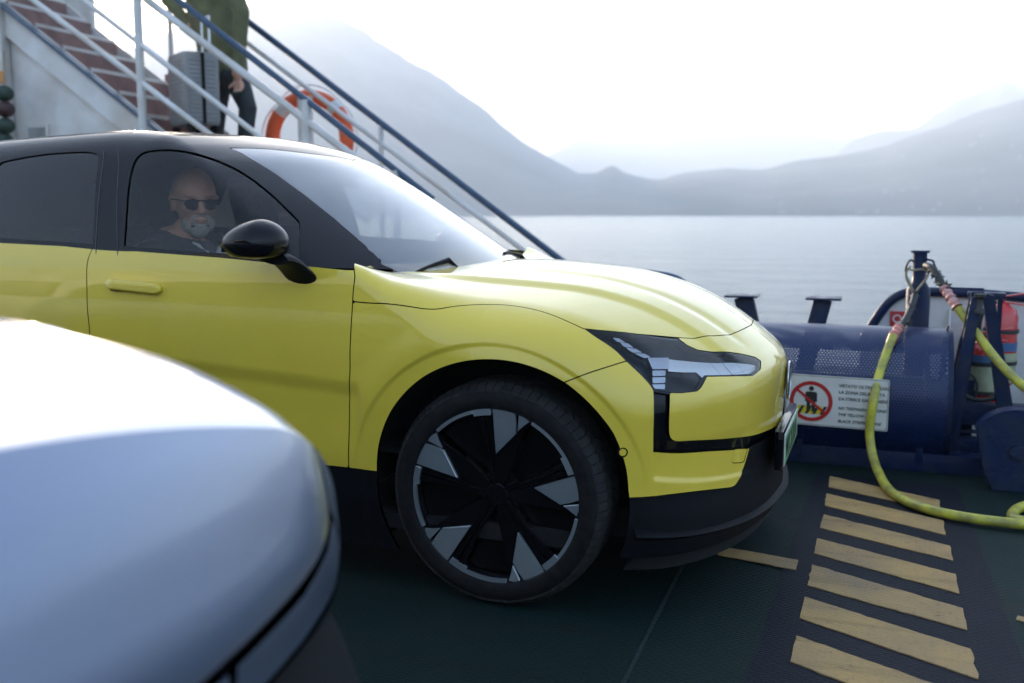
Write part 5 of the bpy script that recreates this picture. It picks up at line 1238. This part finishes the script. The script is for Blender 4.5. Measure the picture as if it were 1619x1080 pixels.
for i in range(1, ns_+1):
    z = i*.205-.02; x = x_bot+(z-.02-.04)/sl_
    b = MB(); b.box((x-.14, (NY+FY)/2+.005, z), (.28, FY-NY-.03, .03), bev=.004); st_ = b.build('step', M['red_step'], stair)
    b = MB(); b.box((x-.006, (NY+FY)/2+.005, z+.003), (.022, FY-NY-.04, .032), bev=.003); b.build('step_nosing', M['white_ship'], st_)
    b = MB(); b.box((x-.27, (NY+FY)/2+.005, z+.10), (.008, FY-NY-.05, .18)); b.build('riser', M['red_step'], st_, smooth=False)
def rail(name, label, segs, posts, y, grp=None):
    t = thing(name, label, 'railing', (segs[0][1][0], y, 0), grp)
    for s_, e_, r_, mt_, nm in segs: MB().tube([s_, e_], r_, 14).build(nm, M[mt_], t)
    for px_, z0, z1, r_ in posts: MB().tube([(px_, y, z0), (px_, y, z1)], r_, 14).build('post', M['white_ship'], t)
    return t
# far railing (dark blue handrail ending on the deck beyond the bonnet)
r1 = line_at((380, 25), (885, 410), FY); r1e = ext(*r1, -7.6, -.62); r2 = line_at((383, 62), (740, 330), FY); r2e = ext(*r2, -7.6, -1.55)
sx = lambda px, y: float(at(px, 200, y=y)[0])
zz = lambda e, x: e[0][2]+(e[1][2]-e[0][2])*(x-e[0][0])/(e[1][0]-e[0][0])
p602 = sx(602, FY)
rail('stair_railing', 'farthest stair railing, dark blue handrail with white lower bar running down behind the windshield', [(r1e[0], r1e[1], .030, 'navy_rail', 'handrail'), (r2e[0], (r2e[1][0], FY, r2e[1][2]), .022, 'white_ship', 'mid_rail')],
     [(p602, max(0, 0), zz(r1e, p602), .022), (-1.0, 0, zz(r1e, -1.0), .022), (p602-2.2, z_of(p602-2.2), zz(r1e, p602-2.2), .022), (-6.2, z_of(-6.2), zz(r1e, -6.2), .022)], FY, 'stair railings')
NY2 = 4.16
D = line_at((340, 46), (640, 280), NY2); De = ext(*D, -6.9, -2.1)
Cc = line_at((256, 18), (555, 245), NY2); Ce = ext(*Cc, -6.9, -2.2)
p485 = sx(485, NY2); p226 = sx(226, NY2)
rail('stair_railing', 'nearer stair railing with blue handrail and thick white bar crossing the orange lifebuoy', [(De[0], De[1], .026, 'navy_rail', 'handrail'), (Ce[0], Ce[1], .030, 'white_ship', 'mid_rail')],
     [(p485, max(0, z_of(p485)), zz(De, p485), .036), (-2.4, 0, zz(De, -2.4), .03)], NY2, 'stair railings')
B_ = line_at((250, 92), (417, 221), NY2-.10); Be = ext(*B_, -6.6, -2.6); A_ = line_at((52, 0), (332, 213), NY2-.10); Ae = ext(*A_, -6.6, -3.0)
p226 = sx(226, NY2-.1)
rail('stair_railing', 'nearest white stair railing with a thick upright post in front of the sun', [(Ae[0], Ae[1], .024, 'white_ship', 'lower_rail'), (Be[0], Be[1], .022, 'white_ship', 'mid_rail')],
     [(p226, z_of(p226)-.05, 3.6, .034), (-2.9, 0, zz(Be, -2.9), .03)], NY2-.10, 'stair railings')
# bulkhead under and behind the stairs
wl = thing('bulkhead', 'white painted steel bulkhead below the staircase at the far left', 'bulkhead', (-6.5, 4.3, 0))
xw = float(at(186, 206, y=4.26)[0])
b = MB(); b.prism([(-9.0, 0), (xw+1.3, 0), (xw+1.3, z_of(xw+1.3)-drop), (x_top, z_of(x_top)-drop), (x_top, 4.4), (-9.0, 4.4)], lambda p, q, h: (p, 4.26+h, q), .02); b.build('plate', M['white_ship'], wl, smooth=False)
c0, c1_ = at(43, 197, y=4.25), at(78, 216, y=4.25)
b = MB(); b.box(((c0[0]+c1_[0])/2, 4.25, c0[2]-.20), (c1_[0]-c0[0], .03, .40), bev=.006); b.build('hatch_frame', M['white_ship'], wl)
b = MB(); b.box(((c0[0]+c1_[0])/2, 4.232, c0[2]-.20), (c1_[0]-c0[0]-.06, .01, .34), bev=.003); b.build('hatch', M['case'], wl)
b = MB(); b.box((float(at(18, 100, y=4.25)[0])-.6, 4.20, 2.2), (1.2, .10, 4.4), bev=.01); b.build('pilaster', M['white_ship'], wl)
bk = thing('rear_bulkhead', 'pale ship bulkhead with a dull red lower panel behind the stair steps', 'bulkhead', (-7.5, 6.2, 0))
xr_ = float(at(150, 60, y=6.2)[0])
b = MB(); b.box(((xr_-12)/2, 6.2, 2.6), (xr_+12, .05, 5.2)); b.build('plate', M['white_ship'], bk, smooth=False)
a0 = at(95, 60, y=5.6); a1 = at(272, 205, y=5.6)
b = MB(); b.box(((a0[0]+a1[0])/2, 5.7, 1.25), (a1[0]-a0[0], .04, 2.5)); b.box((a1[0]-.05, 5.66, 1.3), (.08, .05, 2.6)); b.build('red_panel', M['red_step'], bk, smooth=False)
# string of round buoys at the far left
fb = thing('buoy_string', 'string of dark round buoys hanging by the white bulkhead at the left edge', 'buoys', tuple(at(5, 170, y=4.0)))
for k, (px, py, mt_) in enumerate(((6, 148, 'float'), (8, 173, 'float_red'), (8, 199, 'float'), (5, 222, 'float'))):
    c = at(px, py, y=4.0); b = MB(); b.ball(tuple(c), .082, 3, (1, 1, .86)); b.build('buoy', M[mt_], fb)
b = MB(); b.tube([tuple(at(6, 80, y=4.0)), tuple(at(6, 240, y=4.0))], .008, 8); b.build('line', M['rope'], fb)
ol = thing('orange_lamp', 'small orange lamp above the string of dark buoys', 'lamp', tuple(at(1, 124, y=4.05)))
b = MB(); b.lathe([(0, .07), (.03, .06), (.045, .02), (.045, -.04), (.0, -.04)], tuple(at(0, 124, y=4.1)), 'z', 20); b.build('lamp_cover', M['orange_lamp'], ol)
# lifebuoy with its stand
LY = 5.35; lc = at(489, 219, y=LY); lr = float(at(555, 219, y=LY)[0]-at(424, 219, y=LY)[0])/2
lb = thing('lifebuoy', 'orange lifebuoy with pale reflective bands hung behind the stair railing', 'lifebuoy', tuple(lc))
n1, n2 = 72, 16; rt_ = .068; ro = lr-rt_; tilt = Matrix.Rotation(R(6), 3, 'Z')
def torus(name, a0, a1, r_, mt_):
    b = MB(); k = max(3, int(abs(a1-a0)/5)); full = abs(a1-a0) >= 359.9
    pts = [Vector(lc)+tilt @ Vector((ro*math.cos(R(t)), 0, ro*math.sin(R(t)))) for t in (np.linspace(a0, a1, k, endpoint=not full))]
    b.tube(pts, r_, 16, closed=full, cap=not full); return b.build(name, M[mt_], lb)
torus('ring', 0, 360, rt_, 'orange')
for t in (45, 135, 225, 315): torus('band', t-6, t+6, rt_+.003, 'tape')
b = MB(); k = 48; b.tube([Vector(lc)+tilt @ Vector(((ro+rt_+.012+.03*abs(math.sin(2*t)))*math.cos(t+R(45)), 0, (ro+rt_+.012+.03*abs(math.sin(2*t)))*math.sin(t+R(45)))) for t in np.linspace(0, 2*math.pi, k, endpoint=False)], .007, 6, closed=True); b.build('grab_rope', M['tape'], lb)
ls = thing('lifebuoy_stand', 'white double upright post carrying the orange lifebuoy', 'post', (float(at(484, 200, y=LY-.08)[0]), LY-.08, 0))
for px, r_ in ((478, .034), (492, .026)):
    x_ = float(at(px, 200, y=LY-.08)[0]); MB().tube([(x_, LY-.09, 0), (x_, LY-.09, float(at(px, 152, y=LY-.08)[2]))], r_, 14).build('upright', M['white_ship'], ls)
# invented bulwark and cabin block behind the camera, added for glossy paint to reflect
ob = thing('added_bulwark', 'unseen white steel bulwark across the deck, added for the glossy paint to reflect', 'bulwark', (-4, -8.4, 0))
b = MB(); b.box((-4.5, -8.4, .55), (16.8, .03, 1.10)); b.build('plate', M['white_ship'], ob, smooth=False)
MB().tube([(-12.9, -8.4, 1.12), (3.9, -8.4, 1.12)], .035, 12).build('top_rail', M['navy'], ob)
for i in range(11): b = MB(); b.box((-12.5+1.6*i, -8.33, .52), (.05, .12, 1.04)); b.build('stiffener', M['white_ship'], ob, smooth=False)
dh = thing('added_deckhouse', 'unseen white block with a row of windows, added for the glossy paint to reflect', 'added_deckhouse', (-7.5, -7.4, 0))
b = MB(); b.box((-8.2, -7.6, 2.0), (8.4, 1.2, 4.0), bev=.04); b.build('wall', M['white_ship'], dh)
for i in range(6):
    b = MB(); b.box((-11.4+1.28*i, -6.985, 2.5), (.86, .03, .62), bev=.008); wf_ = b.build('window_frame', M['navy'], dh)
    b = MB(); b.box((-11.4+1.28*i, -6.965, 2.5), (.74, .012, .50)); b.build('pane', M['lamp_dark'], wf_)
b = MB(); b.box((-5.0, -6.985, 1.05), (.86, .03, 1.95), bev=.01); b.build('door', M['navy'], dh)
# suitcase carried up the stairs
SY = 4.38; q0, q1 = at(262, 86, y=SY), at(352, 210, y=SY)
sc_ = thing('suitcase', 'large grey ribbed hard-shell suitcase standing on the stairs', 'suitcase', ((q0[0]+q1[0])/2, SY, q1[2]))
w1 = (q1[0]-q0[0]); h1 = q0[2]-q1[2]; cxs = float(q0[0]+w1*.5); rotz = Matrix.Rotation(R(-32), 3, 'Z')
SB = lambda lx, ly, lz: tuple(Vector((cxs, SY, q1[2]))+rotz @ Vector((lx, ly, lz)))
wb, db = w1*.80, .30
b = MB(); b.box(SB(0, 0, h1*.53), (wb, db, h1*.90), rotz, .045); b.build('shell', M['case'], sc_)
for i in range(15):
    z = h1*(.14+.052*i); b = MB(); b.box(SB(wb/2-.001, 0, z), (.010, db*.74, .018), rotz, .004); b.box(SB(0, -db/2+.001, z), (wb*.82, .008, .018), rotz, .003); b.build('rib', M['case'], sc_)
b = MB(); b.box(SB(wb/2+.002, .0, h1*.53), (.012, .028, h1*.86), rotz); b.build('zip_band', M['matte_black'], sc_)
for lx in (-wb*.4, wb*.4):
    for ly in (-.1, .1): b = MB(); b.lathe([(0, -.014), (.035, -.014), (.035, .014), (0, .014)], SB(lx, ly, .03), 'y', 16); b.build('castor', M['matte_black'], sc_)
b = MB(); zt2 = float(at(328, 28, y=SY)[2])-float(q1[2])
for lx in (-.06, .10): b.tube([SB(lx+.08, .08, h1*.95), SB(lx+.08, .08, zt2)], .010, 8)
b.tube([SB(.02, .08, zt2), SB(.18, .08, zt2)], .014, 8); b.build('pull_handle', M['steel'], sc_)

# ================================================================ PEOPLE
def remesh(b, vox, smooth_it=3):
    me = bpy.data.meshes.new('tmp'); b.bm.to_mesh(me); b.bm.free(); o = bpy.data.objects.new('tmp', me); COL.objects.link(o)
    m1 = o.modifiers.new('r', 'REMESH'); m1.mode = 'VOXEL'; m1.voxel_size = vox; m2 = o.modifiers.new('s', 'SMOOTH'); m2.iterations = smooth_it; m2.factor = .5
    dg = bpy.context.evaluated_depsgraph_get(); res = bpy.data.meshes.new_from_object(o.evaluated_get(dg)); bpy.data.objects.remove(o)
    for p in res.polygons: p.use_smooth = True
    return res
def limb(b, pts, rs, n=14):
    P_ = [Vector(p) for p in pts]
    b.tube(P_, rs, n)
    for p, r_ in zip(P_, rs): b.ball(p, r_*.995, 2)
def head_parts(b, T, s=1.0):
    """head pointing +x in its own frame, origin at the head centre; T maps to world"""
    def el(c, r_, sub=3):
        q = bmesh.ops.create_icosphere(b.bm, subdivisions=sub, radius=1); bmesh.ops.transform(b.bm, matrix=T @ Matrix.Translation(Vector(c)*s) @ Matrix.Diagonal((r_[0]*s, r_[1]*s, r_[2]*s, 1)), verts=q['verts'])
    el((-.012, 0, .035), (.098, .077, .088)); el((.012, 0, -.010), (.078, .068, .085)); el((.028, 0, -.070), (.056, .054, .045)); el((.060, 0, -.088), (.026, .030, .024))
    el((.072, 0, .028), (.022, .052, .014)); el((.088, 0, -.008), (.014, .012, .030)); el((.100, 0, -.026), (.016, .015, .013)); el((.090, .013, -.029), (.010, .009, .008)); el((.090, -.013, -.029), (.010, .009, .008))
    el((.058, .036, -.020), (.026, .022, .022)); el((.058, -.036, -.020), (.026, .022, .022)); el((.083, 0, -.052), (.014, .026, .006)); el((.083, 0, -.062), (.013, .022, .007))
    for sg_ in (-1, 1): el((-.008, sg_*.076, -.002), (.018, .010, .034)); el((-.012, sg_*.082, .014), (.016, .010, .014))
    return el
def hand(b, wrist, d, side, s=1.0, curl=.5, thumb=1):
    """palm, four curled fingers and a thumb from the wrist along d"""
    d = Vector(d).normalized(); sd_ = Vector(side).normalized(); nrm = d.cross(sd_).normalized(); w_ = Vector(wrist)
    for k in range(4):
        off = (k-1.5)*.020*s; L_ = (.074, .084, .078, .062)[k]*s
        limb(b, [w_+d*.01+sd_*off*.5, w_+d*.05*s+sd_*off*.9, w_+d*.088*s+sd_*off], [.014*s, .0135*s, .0105*s], 8)
        p = w_+d*.088*s+sd_*off; q = p+(d*math.cos(curl)+nrm*math.sin(curl))*L_*.5; r_ = q+(d*math.cos(curl*2.4)+nrm*math.sin(curl*2.4))*L_*.5
        limb(b, [p, q, r_], [.0100*s, .0092*s, .0078*s], 8)
    p = w_+d*.03*s+sd_*thumb*.026*s; q = p+(d*.6+sd_*thumb*.7+nrm*.3).normalized()*.042*s; limb(b, [p, q, q+(d*.8+sd_*thumb*.2+nrm*.5).normalized()*.030*s], [.014*s, .0115*s, .009*s], 8)
def finish_person(root, res, rules, name='body'):
    """one continuous mesh; faces take their material by rule(x,y,z) -> slot"""
    o = link_mesh(name, res, None, root)
    for m_ in rules['mats']: res.materials.append(M[m_])
    for p in res.polygons: p.material_index = rules['f'](p.center)
    return o
# passenger
pc = Vector((-1.405, .475, 1.262)); yawh = R(-38); HT = Matrix.Translation(pc) @ Matrix.Rotation(yawh, 4, 'Z') @ Matrix.Rotation(R(4), 4, 'Y')
man = thing('person', 'bald bearded man in dark sunglasses and dark jacket seated in the yellow car', 'person', (-1.5, .45, .65))
b = MB(); head_parts(b, HT, 1.06)
limb(b, [(-1.50, .46, .72), (-1.52, .46, .90), (-1.49, .46, 1.02)], [.17, .185, .16], 20); b.ball((-1.50, .46, 1.045), .12, 3, (1, 1.25, .6))
limb(b, [(-1.475, .465, 1.06), (-1.44, .47, 1.15)], [.066, .060], 16)
for sy_, sg_ in ((.26, -1), (.66, 1)):
    limb(b, [(-1.50, .46+sg_*.13, 1.04), (-1.49, sy_, 1.00), (-1.40, sy_+sg_*.03, .80), (-1.20, sy_-sg_*.04, .70)], [.085, .075, .060, .045]); hand(b, (-1.19, sy_-sg_*.04, .70), (1, -sg_*.3, -.2), (0, 1, 0), 1, .5, -sg_)
for sg_ in (-1, 1): limb(b, [(-1.48, .46+sg_*.10, .68), (-1.05, .46+sg_*.11, .74), (-.92, .46+sg_*.11, .50)], [.10, .075, .055]); limb(b, [(-.93, .46+sg_*.11, .52), (-.90, .46+sg_*.11, .32), (-.80, .46+sg_*.11, .28)], [.055, .045, .04])
res = remesh(b, .0062, 3)
def f_(c):
    if c.z > 1.175: return 0
    if c.z > 1.095 and (c-Vector((-1.448, .468, c.z))).length < .068+.35*(c.z-1.095): return 0
    if c.x > -1.26 and .62 < c.z < .78 and c.z > .66 and c.x > -1.19: return 0 if c.x < -1.04 and abs(c.z-.70) < .05 else 1
    return 1
body = finish_person(man, res, {'mats': ['skin', 'jacket'], 'f': f_})
hm = lambda p: HT @ (Vector(p)*1.06)
# grey beard and side hair
def shell_part(name, el_list, m_, vox=.005, jitter=.0025, parent=man):
    b = MB()
    for c, r_ in el_list:
        q = bmesh.ops.create_icosphere(b.bm, subdivisions=3, radius=1); bmesh.ops.transform(b.bm, matrix=HT @ Matrix.Translation(Vector(c)*1.06) @ Matrix.Diagonal((r_[0]*1.06, r_[1]*1.06, r_[2]*1.06, 1)), verts=q['verts'])
    res = remesh(b, vox, 2)
    for v in res.vertices: v.co += v.normal*jitter*mn.noise(v.co*220)
    return link_mesh(name, res, M[m_], parent)
shell_part('beard', [((.055, 0, -.096), (.034, .036, .030)), ((.040, .040, -.078), (.030, .018, .028)), ((.040, -.040, -.078), (.030, .018, .028)), ((.086, 0, -.043), (.010, .026, .006)), ((.080, .026, -.056), (.010, .008, .016)), ((.080, -.026, -.056), (.010, .008, .016)), ((.074, 0, -.078), (.018, .022, .012))], 'hair')
shell_part('hair', [((-.022, 0, .036), (.0915, .0785, .0885)), ((-.040, .050, .020), (.050, .030, .050)), ((-.040, -.050, .020), (.050, .030, .050)), ((-.075, 0, .010), (.040, .060, .060))], 'hair')
# sunglasses
b = MB()
for sg_ in (-1, 1):
    pts = [(.094-.35*abs(yy)*.28, yy, zz) for yy, zz in [(sg_*.012, .012), (sg_*.030, .017), (sg_*.056, .013), (sg_*.059, -.002), (sg_*.050, -.018), (sg_*.030, -.023), (sg_*.015, -.016)]]
    A = [b.bm.verts.new(hm(p)) for p in pts]; B = [b.bm.verts.new(hm((p[0]+.005, p[1], p[2]))) for p in pts]; b.bm.faces.new(A); b.bm.faces.new(B[::-1])
    for i in range(7): b.bm.faces.new((A[i], A[(i+1) % 7], B[(i+1) % 7], B[i]))
    b.tube([hm((.080, sg_*.058, .010)), hm((.030, sg_*.080, .012)), hm((-.010, sg_*.084, .012))], .0025, 6)
b.tube([hm((.096, -.014, .010)), hm((.100, 0, .012)), hm((.096, .014, .010))], .003, 6); b.build('sunglasses', M['lenses'], man)
# pale collar and shirt front
b = MB(); b.tube(smooth_pts([(-1.47, .385, 1.10), (-1.425, .395, 1.105), (-1.375, .435, 1.09), (-1.355, .475, 1.05), (-1.345, .48, .98)], 18), .018, 10); b.tube(smooth_pts([(-1.35, .56, 1.08), (-1.33, .51, 1.04), (-1.335, .485, .96)], 10), .02, 10)
b.tube([(-1.355, .47, 1.06), (-1.335, .465, .98), (-1.33, .46, .90)], [.022, .030, .024], 10); b.build('shirt_collar', M['shirt'], man)

# person on the stairs
PY = 4.84
def S(px, py, y=PY): return Vector(tuple(at(px, py, y=y)))
pm_ = thing('person', 'person in olive coat and dark trousers on the stairs beside the grey suitcase', 'person', tuple(S(385, 240)))
b = MB(); hip = S(352, 98); sh_ = S(318, -85); nk = S(312, -118)
limb(b, [hip, S(344, 40), S(332, -20), sh_], [.175, .19, .20, .175], 20)
limb(b, [S(340, 112), S(352, 98), S(366, 108)], [.16, .17, .15], 16)
foot1 = S(386, 262, PY-.05); foot2 = S(318, 232, PY+.12)
limb(b, [S(372, 120, PY-.04), S(392, 172, PY-.06), S(384, 262, PY-.05)], [.115, .080, .058], 16); limb(b, [foot1, foot1+Vector((-.13, -.06, -.03))], [.05, .04], 10)
limb(b, [S(350, 118, PY+.08), S(345, 172, PY+.10), S(340, 240, PY+.14)], [.11, .078, .058], 16); limb(b, [S(340, 240, PY+.14), S(340, 240, PY+.14)+Vector((-.14, -.06, -.02))], [.05, .04], 10)
limb(b, [nk+Vector((0, 0, -.08)), nk+Vector((-.02, 0, .10))], [.065, .06], 14)
limb(b, [S(352, -70, PY-.16), S(382, 20, PY-.20), S(376, 118, PY-.20)], [.085, .070, .050], 14); hand(b, S(376, 124, PY-.20), (.05, -.1, -1), (1, 0, 0), 1.1, .55, -1)
limb(b, [S(285, -70, PY+.14), S(266, 0, PY-.05), S(300, 40, PY-.10)], [.085, .066, .048], 14); hand(b, S(300, 40, PY-.10), (.8, 0, -.3), (0, 1, 0), 1.1, .9, 1)
HT2 = Matrix.Translation(nk+Vector((-.03, 0, .20))) @ Matrix.Rotation(R(168), 4, 'Z'); head_parts(b, HT2, 1.05)
res = remesh(b, .010, 2)
zc1 = S(352, 112).z; zh = S(376, 121).z; neckz = nk.z-.02
wr1 = S(376, 128, PY-.2); wr2 = S(312, 44, PY-.1)
def f2(c):
    if c.z > neckz: return 0
    if (c-wr1).length < .10 or (c-wr2).length < .085: return 0
    if c.z > zc1-.02: return 1
    if c.z < foot1.z+.03: return 3
    return 2
body2 = finish_person(pm_, res, {'mats': ['skin', 'olive', 'trouser', 'shoe'], 'f': f2})
b = MB(); limb(b, [S(360, 98), S(352, 78), S(340, 30), S(328, -30), S(318, -88)], [.18, .215, .225, .225, .19], 20); res = remesh(b, .02, 3)
for v in res.vertices: v.co += v.normal*.014*mn.noise(v.co*7)
link_mesh('coat', res, M['olive'], pm_)
HTs = HT; HT = HT2
shell_part('hair', [((-.030, 0, .060), (.090, .080, .070)), ((-.060, 0, .010), (.060, .078, .075))], 'shoe', .008, .003, pm_)
HT = HTs
